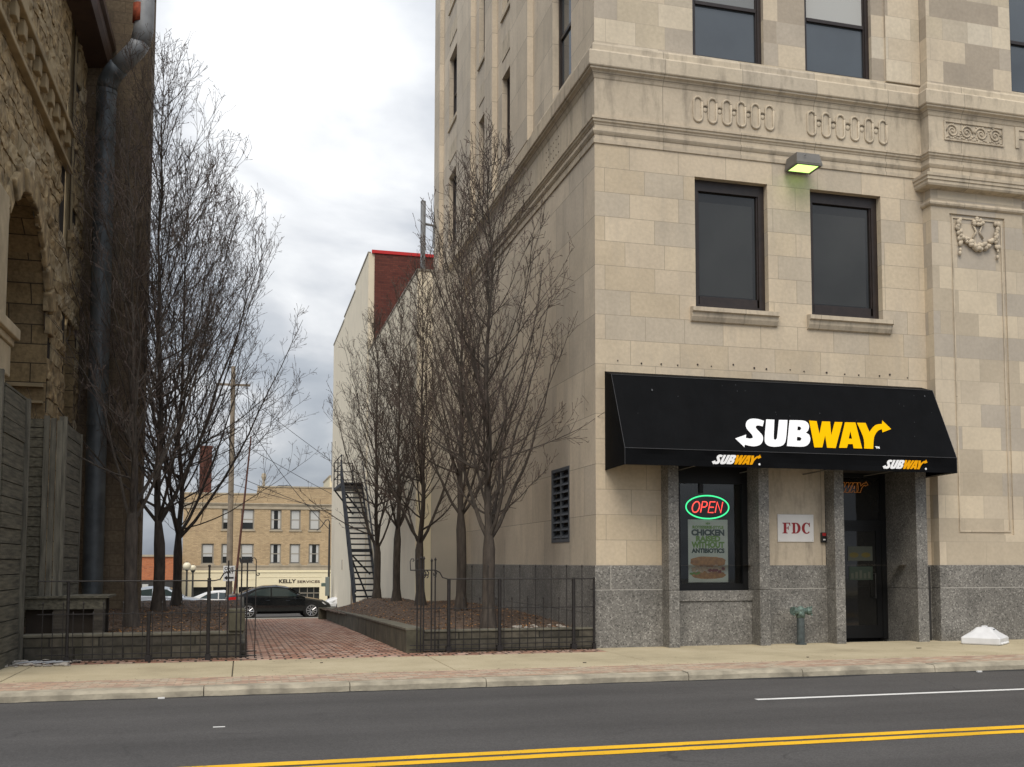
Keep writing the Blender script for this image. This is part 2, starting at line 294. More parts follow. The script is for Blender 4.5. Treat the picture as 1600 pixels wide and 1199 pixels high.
def asphalt():
    m = bpy.data.materials.new('asphalt'); m.use_nodes = True
    t = m.node_tree; b = t.nodes['Principled BSDF']; L = t.links.new
    b.inputs['Roughness'].default_value = 0.88; b.inputs['Specular IOR Level'].default_value = 0.25
    tc = N(t, 'ShaderNodeTexCoord')
    def nz(scale, det, st=(1, 1, 1), rough=.5):
        mp = N(t, 'ShaderNodeMapping'); mp.inputs['Scale'].default_value = st; L(tc.outputs['Object'], mp.inputs[0])
        n = N(t, 'ShaderNodeTexNoise'); n.inputs['Scale'].default_value = scale; n.inputs['Detail'].default_value = det; n.inputs['Roughness'].default_value = rough; L(mp.outputs[0], n.inputs[0]); return n
    def rng(src, a, c, lo, hi):
        r = N(t, 'ShaderNodeMapRange'); L(src, r.inputs[0]); r.inputs[1].default_value = a; r.inputs[2].default_value = c; r.inputs[3].default_value = lo; r.inputs[4].default_value = hi; return r.outputs[0]
    def mul(x, y):
        q = N(t, 'ShaderNodeMath', operation='MULTIPLY'); L(x, q.inputs[0]); L(y, q.inputs[1]); return q.outputs[0]
    vo = N(t, 'ShaderNodeTexVoronoi'); vo.inputs['Scale'].default_value = 80; L(tc.outputs['Object'], vo.inputs['Vector'])
    sp = N(t, 'ShaderNodeSeparateColor'); L(vo.outputs['Color'], sp.inputs[0])
    grit = rng(sp.outputs[0], 0, 1, .78, 1.22)
    lanes = rng(nz(1.0, 3, (.05, 1.1, 1)).outputs[0], .35, .65, .88, 1.12)
    patch = rng(nz(.55, 8, (.7, 1, 1), .62).outputs[0], .3, .7, .90, 1.12)
    oil = rng(nz(2.3, 5, (.8, 1, 1)).outputs[0], .66, .8, 1.0, .72)
    nd = nz(1.6, 4); ad = N(t, 'ShaderNodeVectorMath', operation='MULTIPLY_ADD'); L(nd.outputs['Color'], ad.inputs[0]); ad.inputs[1].default_value = (.9, .9, 0); L(tc.outputs['Object'], ad.inputs[2])
    ve = N(t, 'ShaderNodeTexVoronoi', feature='DISTANCE_TO_EDGE'); ve.inputs['Scale'].default_value = .33; L(ad.outputs[0], ve.inputs['Vector'])
    crack = rng(ve.outputs['Distance'], .0, .005, .55, 1.0)
    cm = rng(nz(.35, 2).outputs[0], .54, .64, 1.0, .7)
    mxc = N(t, 'ShaderNodeMath', operation='MAXIMUM'); L(crack, mxc.inputs[0]); L(cm, mxc.inputs[1])
    k = mul(mul(mul(mul(grit, lanes), patch), oil), mxc.outputs[0])
    sc = N(t, 'ShaderNodeVectorMath', operation='SCALE'); sc.inputs[0].default_value = (0.073, 0.069, 0.066); L(k, sc.inputs['Scale'])
    L(sc.outputs[0], b.inputs['Base Color'])
    bp = N(t, 'ShaderNodeBump'); bp.inputs['Strength'].default_value = 0.35; bp.inputs['Distance'].default_value = 0.006
    L(sp.outputs[0], bp.inputs['Height']); L(bp.outputs[0], b.inputs['Normal'])
    M['asphalt'] = m
asphalt()
def worn_paint(name, col, amt):
    m = bpy.data.materials.new(name); m.use_nodes = True
    t = m.node_tree; b = t.nodes['Principled BSDF']; L = t.links.new
    b.inputs['Roughness'].default_value = 0.8; b.inputs['Specular IOR Level'].default_value = 0.2
    tc = N(t, 'ShaderNodeTexCoord'); n = N(t, 'ShaderNodeTexNoise'); n.inputs['Scale'].default_value = 22; n.inputs['Detail'].default_value = 8; n.inputs['Roughness'].default_value = .7; L(tc.outputs['Object'], n.inputs[0])
    r = N(t, 'ShaderNodeMapRange'); L(n.outputs[0], r.inputs[0]); r.inputs[1].default_value = .60 - amt; r.inputs[2].default_value = .66 - amt; r.inputs[3].default_value = 0; r.inputs[4].default_value = .8
    n2 = N(t, 'ShaderNodeTexNoise'); n2.inputs['Scale'].default_value = 1.5; n2.inputs['Detail'].default_value = 5; L(tc.outputs['Object'], n2.inputs[0])
    r2 = N(t, 'ShaderNodeMapRange'); L(n2.outputs[0], r2.inputs[0]); r2.inputs[1].default_value = .3; r2.inputs[2].default_value = .7; r2.inputs[3].default_value = .85; r2.inputs[4].default_value = 1.08
    sc = N(t, 'ShaderNodeVectorMath', operation='SCALE'); sc.inputs[0].default_value = col; L(r2.outputs[0], sc.inputs['Scale'])
    mx = N(t, 'ShaderNodeMix', data_type='RGBA'); L(r.outputs[0], mx.inputs[0]); L(sc.outputs[0], mx.inputs[6]); mx.inputs[7].default_value = (.08, .077, .075, 1)
    L(mx.outputs[2], b.inputs['Base Color']); M[name] = m
worn_paint('line_yellow', (0.78, 0.44, 0.02), 0.0)
worn_paint('line_white', (0.72, 0.71, 0.68), 0.0)
def sidewalkmat():
    m = bpy.data.materials.new('sidewalk'); m.use_nodes = True
    t = m.node_tree; b = t.nodes['Principled BSDF']; L = t.links.new
    b.inputs['Roughness'].default_value = 0.92; b.inputs['Specular IOR Level'].default_value = 0.2
    tc = N(t, 'ShaderNodeTexCoord')
    no = N(t, 'ShaderNodeTexNoise'); no.inputs['Scale'].default_value = 0.7; no.inputs['Detail'].default_value = 9; no.inputs['Roughness'].default_value = 0.65; L(tc.outputs['Object'], no.inputs[0])
    rp = N(t, 'ShaderNodeValToRGB'); L(no.outputs[0], rp.inputs[0]); e = rp.color_ramp.elements
    e[0].position = 0.28; e[0].color = (0.33, 0.28, 0.185, 1); e[1].position = 0.72; e[1].color = (0.51, 0.44, 0.305, 1)
    x = e.new(0.5); x.color = (0.44, 0.375, 0.25, 1)
    fo = N(t, 'ShaderNodeTexNoise'); fo.inputs['Scale'].default_value = 45; fo.inputs['Detail'].default_value = 3; L(tc.outputs['Object'], fo.inputs[0])
    mr = N(t, 'ShaderNodeMapRange'); L(fo.outputs[0], mr.inputs[0]); mr.inputs[1].default_value = 0.3; mr.inputs[2].default_value = 0.7; mr.inputs[3].default_value = 0.9; mr.inputs[4].default_value = 1.08
    sc = N(t, 'ShaderNodeVectorMath', operation='SCALE'); L(rp.outputs[0], sc.inputs[0]); L(mr.outputs[0], sc.inputs['Scale'])
    L(sc.outputs[0], b.inputs['Base Color'])
    bp = N(t, 'ShaderNodeBump'); bp.inputs['Strength'].default_value = 0.2; bp.inputs['Distance'].default_value = 0.005
    L(fo.outputs[0], bp.inputs['Height']); L(bp.outputs[0], b.inputs['Normal'])
    M['sidewalk'] = m
sidewalkmat()
brickmat('faded_brick', [(0.42, 0.27, 0.19), (0.46, 0.33, 0.24), (0.35, 0.23, 0.17), (0.44, 0.36, 0.27)], (0.30, 0.25, 0.18), 0.21, 0.105, 0.010, grain=0.2, bump=0.4, stain=0.75, stain_col=(0.43, 0.37, 0.275), stretch=(0.35, 2.2, 1), gscale=8)
mat('kerb_stone', (0.34, 0.30, 0.225), 0.95, noise_amt=0.35, noise_scale=3.5, bump=0.7, bump_scale=14)
mat('tar', (0.018, 0.018, 0.018), 0.9, noise_amt=0.3, noise_scale=9)
mat('joint_dark', (0.10, 0.085, 0.06), 1.0)

def woodmat(name, base, axis_scale):
    m = mat(name, base, 0.95, noise_amt=0.5, noise_scale=4, nscale3=axis_scale, bump=0.4, bump_scale=25)
    return m
woodmat('weathered_wood', (0.095, 0.086, 0.062), (3, 0.5, 6))
woodmat('wood_post', (0.12, 0.11, 0.085), (4, 4, 0.4))
woodmat('dark_wood', (0.06, 0.05, 0.038), (0.5, 3, 6))

def glassmat():
    m = bpy.data.materials.new('shop_pane'); m.use_nodes = True
    t = m.node_tree; t.nodes.clear(); L = t.links.new
    o = N(t, 'ShaderNodeOutputMaterial'); tr = N(t, 'ShaderNodeBsdfTransparent'); tr.inputs[0].default_value = (0.86, 0.87, 0.86, 1)
    gl = N(t, 'ShaderNodeBsdfGlossy'); gl.inputs['Roughness'].default_value = 0.02
    fr = N(t, 'ShaderNodeFresnel'); fr.inputs[0].default_value = 1.45
    mx = N(t, 'ShaderNodeMixShader'); L(fr.outputs[0], mx.inputs[0]); L(tr.outputs[0], mx.inputs[1]); L(gl.outputs[0], mx.inputs[2]); L(mx.outputs[0], o.inputs[0])
    M['shop_pane'] = m
glassmat()

# ---------------------------------------------------------------- mesh helpers
def world_off(p):
    o = Vector((0, 0, 0))
    while p is not None:
        o = o + Vector(p.location); p = p.parent
    return o

class MB:
    def __init__(s):
        s.v = []; s.f = []; s.mi = []
    def add(s, vs, fs, mi=0):
        b = len(s.v); s.v.extend([tuple(p) for p in vs])
        for f in fs:
            s.f.append(tuple(i + b for i in f)); s.mi.append(mi)
    def box(s, x0, x1, y0, y1, z0, z1, mi=0):
        vs = [(x0, y0, z0), (x1, y0, z0), (x1, y1, z0), (x0, y1, z0), (x0, y0, z1), (x1, y0, z1), (x1, y1, z1), (x0, y1, z1)]
        s.add(vs, [(0, 3, 2, 1), (4, 5, 6, 7), (0, 1, 5, 4), (1, 2, 6, 5), (2, 3, 7, 6), (3, 0, 4, 7)], mi)
    def quad(s, a, b, c, d, mi=0):
        s.add([a, b, c, d], [(0, 1, 2, 3)], mi)
    def tube(s, pts, r, n=8, mi=0, cap=True):
        pts = [Vector(p) for p in pts]
        if not isinstance(r, (list, tuple)): r = [r] * len(pts)
        rings = []
        prev = None
        for i, p in enumerate(pts):
            if i == 0: d = pts[1] - pts[0]
            elif i == len(pts) - 1: d = pts[-1] - pts[-2]
            else: d = (pts[i + 1] - pts[i]).normalized() + (pts[i] - pts[i - 1]).normalized()
            if d.length < 1e-9: d = Vector((0, 0, 1))
            d.normalize()
            if prev is None:
                up = Vector((0, 0, 1)) if abs(d.z) < 0.9 else Vector((1, 0, 0))
                u = d.cross(up).normalized()
            else:
                u = (prev - d * prev.dot(d))
                u = u.normalized() if u.length > 1e-6 else d.cross(Vector((0, 1, 0.1))).normalized()
            prev = u
            v = d.cross(u)
            rings.append([p + (u * math.cos(2 * math.pi * k / n) + v * math.sin(2 * math.pi * k / n)) * r[i] for k in range(n)])
        b = len(s.v)
        for rg in rings: s.v.extend([tuple(q) for q in rg])
        for i in range(len(rings) - 1):
            for k in range(n):
                a = b + i * n + k; c = b + i * n + (k + 1) % n
                s.f.append((a, c, c + n, a + n)); s.mi.append(mi)
        if cap:
            s.f.append(tuple(b + k for k in range(n))[::-1]); s.mi.append(mi)
            s.f.append(tuple(b + (len(rings) - 1) * n + k for k in range(n))); s.mi.append(mi)
    def ball(s, c, r, seg=8, rings=6, sc=(1, 1, 1), mi=0):
        vs = [(c[0], c[1], c[2] + r * sc[2])]
        for i in range(1, rings):
            t = math.pi * i / rings
            for k in range(seg):
                a = 2 * math.pi * k / seg
                vs.append((c[0] + r * sc[0] * math.sin(t) * math.cos(a), c[1] + r * sc[1] * math.sin(t) * math.sin(a), c[2] + r * sc[2] * math.cos(t)))
        vs.append((c[0], c[1], c[2] - r * sc[2]))
        fs = []
        for k in range(seg): fs.append((0, 1 + k, 1 + (k + 1) % seg))
        for i in range(rings - 2):
            for k in range(seg):
                a = 1 + i * seg + k; b2 = 1 + i * seg + (k + 1) % seg
                fs.append((a, a + seg, b2 + seg, b2))
        l = len(vs) - 1; st = 1 + (rings - 2) * seg
        for k in range(seg): fs.append((l, st + (k + 1) % seg, st + k))
        s.add(vs, fs, mi)
    def poly(s, outer, holes, O, U, V, thick, mi=0):
        """flat plate from 2-D outline, extruded towards U x V"""
        O, U, V = Vector(O), Vector(U), Vector(V); Nn = U.cross(V).normalized() * thick
        loops = [outer] + list(holes)
        flat = [p for l in loops for p in l]
        tris = tessellate_polygon([[Vector((p[0], p[1], 0)) for p in l] for l in loops])
        n = len(flat)
        P = [O + U * p[0] + V * p[1] for p in flat]
        vs = [p + Nn for p in P] + P
        fs = []
        for t in tris:
            a, b2, c = [Vector((flat[i][0], flat[i][1], 0)) for i in t]
            if (b2 - a).cross(c - a).z < 0: t = (t[0], t[2], t[1])
            fs.append(tuple(t))
        st = 0
        for li, l in enumerate(loops):
            m_ = len(l)
            for k in range(m_):
                a = st + k; b2 = st + (k + 1) % m_
                fs.append((a, a + n, b2 + n, b2))
            st += m_
        s.add(vs, fs, mi)
    def wall(s, axis, pos, sg, u0, u1, z0, z1, holes=(), depth=0.2, mi=0, rmi=None, bottom=True):
        """sheet in plane axis=pos, facing -axis when sg=+1 (reveals go +sg*depth)"""
        us = sorted({u0, u1, *[h[0] for h in holes], *[h[1] for h in holes]}); zs = sorted({z0, z1, *[h[2] for h in holes], *[h[3] for h in holes]})
        us = [u for u in us if u0 <= u <= u1]; zs = [z for z in zs if z0 <= z <= z1]
        P = (lambda u, z, d=0: (u, pos + sg * d, z)) if axis == 'y' else (lambda u, z, d=0: (pos + sg * d, u, z))
        for i in range(len(us) - 1):
            for j in range(len(zs) - 1):
                cu, cz = (us[i] + us[i + 1]) / 2, (zs[j] + zs[j + 1]) / 2
                if any(h[0] < cu < h[1] and h[2] < cz < h[3] for h in holes): continue
                s.quad(P(us[i], zs[j]), P(us[i + 1], zs[j]), P(us[i + 1], zs[j + 1]), P(us[i], zs[j + 1]), mi)
        rm = mi if rmi is None else rmi
        for h in holes:
            a, b2, c, d = h[:4]
            s.quad(P(a, c), P(a, c, depth), P(a, d, depth), P(a, d), rm)
            s.quad(P(b2, c), P(b2, c, depth), P(b2, d, depth), P(b2, d), rm)
            s.quad(P(a, d), P(a, d, depth), P(b2, d, depth), P(b2, d), rm)
            s.quad(P(a, c), P(a, c, depth), P(b2, c, depth), P(b2, c), rm)
    def build(s, name, mats, parent=None, smooth=False, bevel=0.0, uvoff=(0, 0)):
        me = bpy.data.meshes.new(name)
        off = world_off(parent)
        me.from_pydata([(p[0] - off.x, p[1] - off.y, p[2] - off.z) for p in s.v], [], s.f)
        if isinstance(mats, str): mats = [mats]
        for m_ in mats: me.materials.append(M[m_])
        if len(mats) > 1: me.polygons.foreach_set('material_index', s.mi)
        if smooth: me.polygons.foreach_set('use_smooth', [True] * len(me.polygons))
        uvl = me.uv_layers.new(name='UVMap')
        me.update()
        data = [0.0] * (2 * len(me.loops))
        V = s.v
        for p in me.polygons:
            n = p.normal; ax = max(range(3), key=lambda k: abs(n[k]))
            for li in p.loop_indices:
                q = V[me.loops[li].vertex_index]
                if ax == 0: u, v = q[1], q[2]
                elif ax == 1: u, v = q[0], q[2]
                else: u, v = q[0], q[1]
                data[2 * li] = u; data[2 * li + 1] = v
        uvl.data.foreach_set('uv', data)
        o = bpy.data.objects.new(name, me); COL.objects.link(o)
        if parent: o.parent = parent
        if bevel:
            b = o.modifiers.new('bevel', 'BEVEL'); b.width = bevel; b.segments = 2; b.limit_method = 'ANGLE'
        return o

def tag(o, label=None, cat=None, group=None, kind=None):
    if label: o['label'] = label
    if cat: o['category'] = cat
    if group: o['group'] = group
    if kind: o['kind'] = kind
    return o
def empty(name, loc, label, cat, group=None):
    o = bpy.data.objects.new(name, None); COL.objects.link(o); o.location = loc; o.empty_display_size = 0.3
    return tag(o, label, cat, group)
def copy_tree(o, parent=None):
    c = o.copy(); COL.objects.link(c)
    if parent: c.parent = parent
    for ch in list(o.children): copy_tree(ch, c)
    return c
def bbox_part(name, x0, x1, y0, y1, z0, z1, m, parent=None, bevel=0.0):
    b = MB(); b.box(x0, x1, y0, y1, z0, z1); return b.build(name, m, parent, bevel=bevel)

def text_mb(body, size, O, U, V, thick=0.004, bold=0.0, spacing=1.0, width=None, shear=0.0):
    """text turned to mesh and laid in plane O,U,V; returns an MB"""
    cu = bpy.data.curves.new('txt', 'FONT'); cu.body = body; cu.size = size; cu.offset = bold; cu.space_character = spacing; cu.shear = shear
    cu.extrude = thick / 2; cu.align_x = 'CENTER'; cu.resolution_u = 4
    o = bpy.data.objects.new('txt', cu); COL.objects.link(o)
    bpy.context.view_layer.update()
    me = bpy.data.meshes.new_from_object(o.evaluated_get(bpy.context.evaluated_depsgraph_get()))
    O, U, V = Vector(O), Vector(U).normalized(), Vector(V).normalized(); Nn = U.cross(V).normalized()
    xs = [v.co.x for v in me.vertices]
    k = 1.0
    if width and xs: k = width / (max(xs) - min(xs))
    mb = MB()
    mb.add([O + U * v.co.x * k + V * v.co.y + Nn * (v.co.z + thick / 2) for v in me.vertices], [tuple(p.vertices) for p in me.polygons])
    bpy.data.objects.remove(o); bpy.data.curves.remove(cu); bpy.data.meshes.remove(me)
    return mb

YF, XC = 18.62, 6.345        # street facade plane, alley corner
SL = 0.03
def gz(y):
    return 0.0 if y < YF else -SL * (min(y, 95) - YF)

# ================================================================ ground, road, pavements
def ground():
    g = MB()
    ys = [-60, 14.0, YF, 30, 46, 60, 95, 900]
    for a, b in zip(ys[:-1], ys[1:]):
        za = -0.14 if a < 14 else gz(a) - 0.02; zb = -0.14 if b < 14.01 else gz(b) - 0.02
        if a == 14.0: za = -0.14
        g.quad((-500, a, za - .02), (500, a, za - .02), (500, b, zb - .02), (-500, b, zb - .02))
    tag(g.build('ground', 'far_ground'), kind='structure')
    r = MB(); r.box(-120, 120, -6.0, 14.2, -0.5, -0.12); tag(r.build('road', 'asphalt'), kind='structure')
    s = MB(); s.box(-120, 120, -12, -6.0, -0.4, 0.0); tag(s.build('near_pavement', 'sidewalk'), kind='structure')
    # far kerb: long weathered stones with small gaps
    k = MB(); x = -30.0
    random.seed(3)
    while x < 45:
        L_ = random.choice([1.85, 2.3, 3.0])
        x1 = x + L_
        n = 12
        dz = random.uniform(-.006, .006)
        top = []; fr = []
        for i in range(n + 1):
            xx = x + (x1 - x - .012) * i / n
            nz = noise.noise(Vector((xx * 2.3, 0, 0))) * .010; ny = noise.noise(Vector((xx * 3.1, 5, 0))) * .03 + noise.noise(Vector((xx * 9.1, 5, 0))) * .012
            top.append([(xx, 14.20 + ny, -.13), (xx, 14.205 + ny, -.045 + nz), (xx, 14.235 + ny, -.006 + dz + nz * .3), (xx, 14.45, dz)])
        for i in range(n):
            a, b = top[i], top[i + 1]
            for j in range(3): k.add([a[j], b[j], b[j + 1], a[j + 1]], [(0, 1, 2, 3)])
        k.add([top[0][0], top[0][1], top[0][2], top[0][3], (x, 14.45, -.13)], [(0, 1, 2, 3, 4)])
        e_ = top[-1]; k.add([e_[0], e_[1], e_[2], e_[3], (e_[3][0], 14.45, -.13)], [(4, 3, 2, 1, 0)])
        x = x1
    tag(k.build('kerb', 'kerb_stone'), kind='structure')
    tr = MB()
    random.seed(12)
    n = 420
    for i in range(n):
        xa, xb = -14 + i * .1, -14 + (i + 1) * .1 + .0005
        f = lambda x: .04 + .035 * max(0, noise.noise(Vector((x * 1.3, 0, 2))) + .2) + .22 * max(0, noise.noise(Vector((x * .45, 3, 2))) + .25) * min(1, max(0, (x - 5.5) / 3))
        tr.add([(xa, 14.2 - f(xa), -.1195), (xb, 14.2 - f(xb), -.1195), (xb, 14.215, -.112), (xa, 14.215, -.112)], [(0, 1, 2, 3)])
    tag(tr.build('gutter_grime', 'tar'), kind='structure')
    st = MB(); st.box(-30, 45, 14.452, 15.40, -.3, 0.0); tag(st.build('brick_strip', 'faded_brick'), kind='structure')
    # pavement slabs
    s = MB()
    xs = [-30, -24, -18, -12, -9.1, -6.1, -3.1, -.12, 3.05, 6.30, 9.4, 12.5, 15.6, 18.7, 24, 30, 45]
    for a, b in zip(xs[:-1], xs[1:]):
        yb = 17.80 if b < 6.31 else YF
        s.box(a + .008, b - .008, 15.402, yb, -.3, random.uniform(-.003, .006))
    tag(s.build('sidewalk', 'sidewalk', bevel=.01), kind='structure')
    u = MB(); u.box(-30, 45, 15.402, YF, -.3, -.02); tag(u.build('pavement_joint_bed', 'joint_dark'), kind='structure')
    # crack across one slab and strip
    # brick footing strip under fences
    f = MB(); f.box(-30, 6.30, 17.80, 18.45, -.3, -.004); tag(f.build('fence_footing', 'brick_paving'), kind='structure')
    # entrance floor
    # alley paving, sloped sheet
    p = MB(); ys = [18.45, 24, 30, 36, 46.6]
    for a, b in zip(ys[:-1], ys[1:]):
        n = 14
        for i in range(n):
            xa, xb = .08 + (3.4 - .08) * i / n, .08 + (3.4 - .08) * (i + 1) / n
            p.quad((xa, a, gz(a) - .004), (xb, a, gz(a) - .004), (xb, b, gz(b)), (xa, b, gz(b)))
    tag(p.build('alley_paving', 'brick_paving'), kind='structure')
    # cross street behind
    c = MB()
    def sh(y0, y1, dz, m, nm):
        q = MB(); q.quad((-60, y0, gz(y0) + dz), (60, y0, gz(y0) + dz), (60, y1, gz(y1) + dz), (-60, y1, gz(y1) + dz)); tag(q.build(nm, m), kind='structure')
    sh(46.6, 48.4, .006, 'concrete_cross', 'back_pavement')
    sh(48.4, 72.0, .002, 'asphalt', 'back_street')
    sh(72.0, 85.0, .05, 'concrete_cross', 'back_far_pavement')
ground()
def grit():
    r = random.Random(31); b = MB()
    for k in range(420):
        x = r.uniform(-5, 18); y = r.choice([r.uniform(14.5, 18.4), r.uniform(17.4, 17.8) if x < 6 else r.uniform(18.0, 18.5), r.gauss(15.42, .05)])
        if y < 14.3 or y > 18.5: continue
        s = r.uniform(.004, .014); a = r.uniform(0, 3.1)
        b.add([(x + s * 1.6 * math.cos(a), y + s * 1.6 * math.sin(a), .009), (x - s * math.sin(a), y + s * math.cos(a), .012), (x - s * 1.6 * math.cos(a), y - s * 1.6 * math.sin(a), .009), (x + s * math.sin(a), y - s * math.cos(a), .010)], [(0, 1, 2, 3)])
    for (x, y, w_) in ((12.0, 16.9, .09), (5.2, 15.9, .05), (1.2, 17.0, .04), (9.1, 15.8, .03)):
        b.box(x, x + w_, y, y + .035, .006, .016)
    tag(b.build('pavement_grit', 'joint_dark'), 'dark grit and scraps scattered along the tan pavement', 'grit', kind='stuff')
grit()
def markings():
    r = random.Random(5)
    for y in (9.33, 9.08):
        b = MB()
        n = 240
        for i in range(n):
            xa, xb = -60 + i * .5, -59.5 + i * .5
            e1, e2 = r.uniform(-.006, .006), r.uniform(-.006, .006)
            b.quad((xa, y - .082 + e1, -.116), (xb, y - .082 + e1, -.116), (xb, y + .082 + e2, -.116), (xa, y + .082 + e2, -.116))
        tag(b.build('yellow_line', 'line_yellow'), kind='structure')
    b = MB(); b.quad((6.2, 11.97, -.116), (60, 11.97, -.116), (60, 12.09, -.116), (6.2, 12.09, -.116))
    tag(b.build('white_line', 'line_white'), kind='structure')
    b = MB(); b.box(-.27, -.15, 11.55, 11.58, -.119, -.114)
    b.box(-1.0, -.92, 14.12, 14.15, -.119, -.10)
    b.box(11.0, 11.08, 13.98, 14.02, -.111, -.09)
    tag(b.build('paper_scrap', 'line_white'), 'small white paper scraps lying on the grey asphalt', 'litter', kind='stuff')
markings()

# ================================================================ limestone corner building
B = empty('stone_building', (XC, YF, 0), 'tall pale limestone corner building with granite base and awning shopfront', 'building')
def moulding(name, prof, m, path=None, y1=35.6, x1=26.0, parent=None, step=True):
    """prof: (d,z) outward; follows side wall, corner, facade and pilaster step"""
    b = MB()
    ring = []
    for d, z in prof:
        if path: pts = path(d)
        elif step: pts = [(XC - d, y1), (XC - d, YF - d), (13.61 - d, YF - d), (13.61 - d, 18.35 - d), (x1, 18.35 - d)]
        else: pts = [(XC - d, y1), (XC - d, YF - d), (x1, YF - d)]
        ring.append([(x, y, z) for x, y in pts])
    n = len(ring[0])
    for i in range(len(ring) - 1):
        for j in range(n - 1):
            b.quad(ring[i][j], ring[i][j + 1], ring[i + 1][j + 1], ring[i + 1][j])
    # end caps
    b.add([r[0] for r in ring], [tuple(range(len(ring)))]); b.add([r[-1] for r in ring], [tuple(range(len(ring)))[::-1]])
    return b.build(name, m, parent or B)

ZC0, ZC1 = 9.69, 11.62     # entablature
TOP = 24.0
def window(axis, pos, sg, u0, u1, z0, z1, fm='dark_frame', gm='glass_dark', fw=.11, fd=.07, rail=None, parent=B, blind=None, bottomband=0.0, topfw=None, gd=.05, blm='blind_white'):
    """frame (with glass pane as sub-part) set in an opening; pos = outer plane of frame"""
    f = MB()
    def bx(mb, a, b, c, d, p0, p1):
        lo, hi = sorted((pos + sg * p0, pos + sg * p1))
        if axis == 'y': mb.box(a, b, lo, hi, c, d)
        else: mb.box(lo, hi, a, b, c, d)
    tf = topfw or fw
    bx(f, u0, u0 + fw, z0, z1, 0, fd); bx(f, u1 - fw, u1, z0, z1, 0, fd)
    bx(f, u0 + fw, u1 - fw, z1 - tf, z1, 0.002, fd); bx(f, u0 + fw, u1 - fw, z0, z0 + fw * .8, 0.002, fd)
    if bottomband: bx(f, u0 + fw, u1 - fw, z0 + fw * .8, z0 + fw * .8 + bottomband, .03, fd)
    # inner stepped bead
    bx(f, u0 + fw, u0 + fw + .03, z0 + fw * .8, z1 - tf, .03, fd); bx(f, u1 - fw - .03, u1 - fw, z0 + fw * .8, z1 - tf, .03, fd)
    if rail is not None:
        bx(f, u0 + fw + .03, u1 - fw - .03, rail - .035, rail + .035, .015, fd)
    fo = f.build('window', fm, parent)
    g = MB()
    bx(g, u0 + fw * .5, u1 - fw * .5, z0 + fw * .4, z1 - tf * .5, gd, gd + .015)
    g.build('pane', gm, fo)
    if blind is not None:
        g = MB(); bx(g, u0 + fw + .035, u1 - fw - .035, blind, z1 - tf, gd - .012, gd - .004); g.build('blind', blm, fo)
    return fo

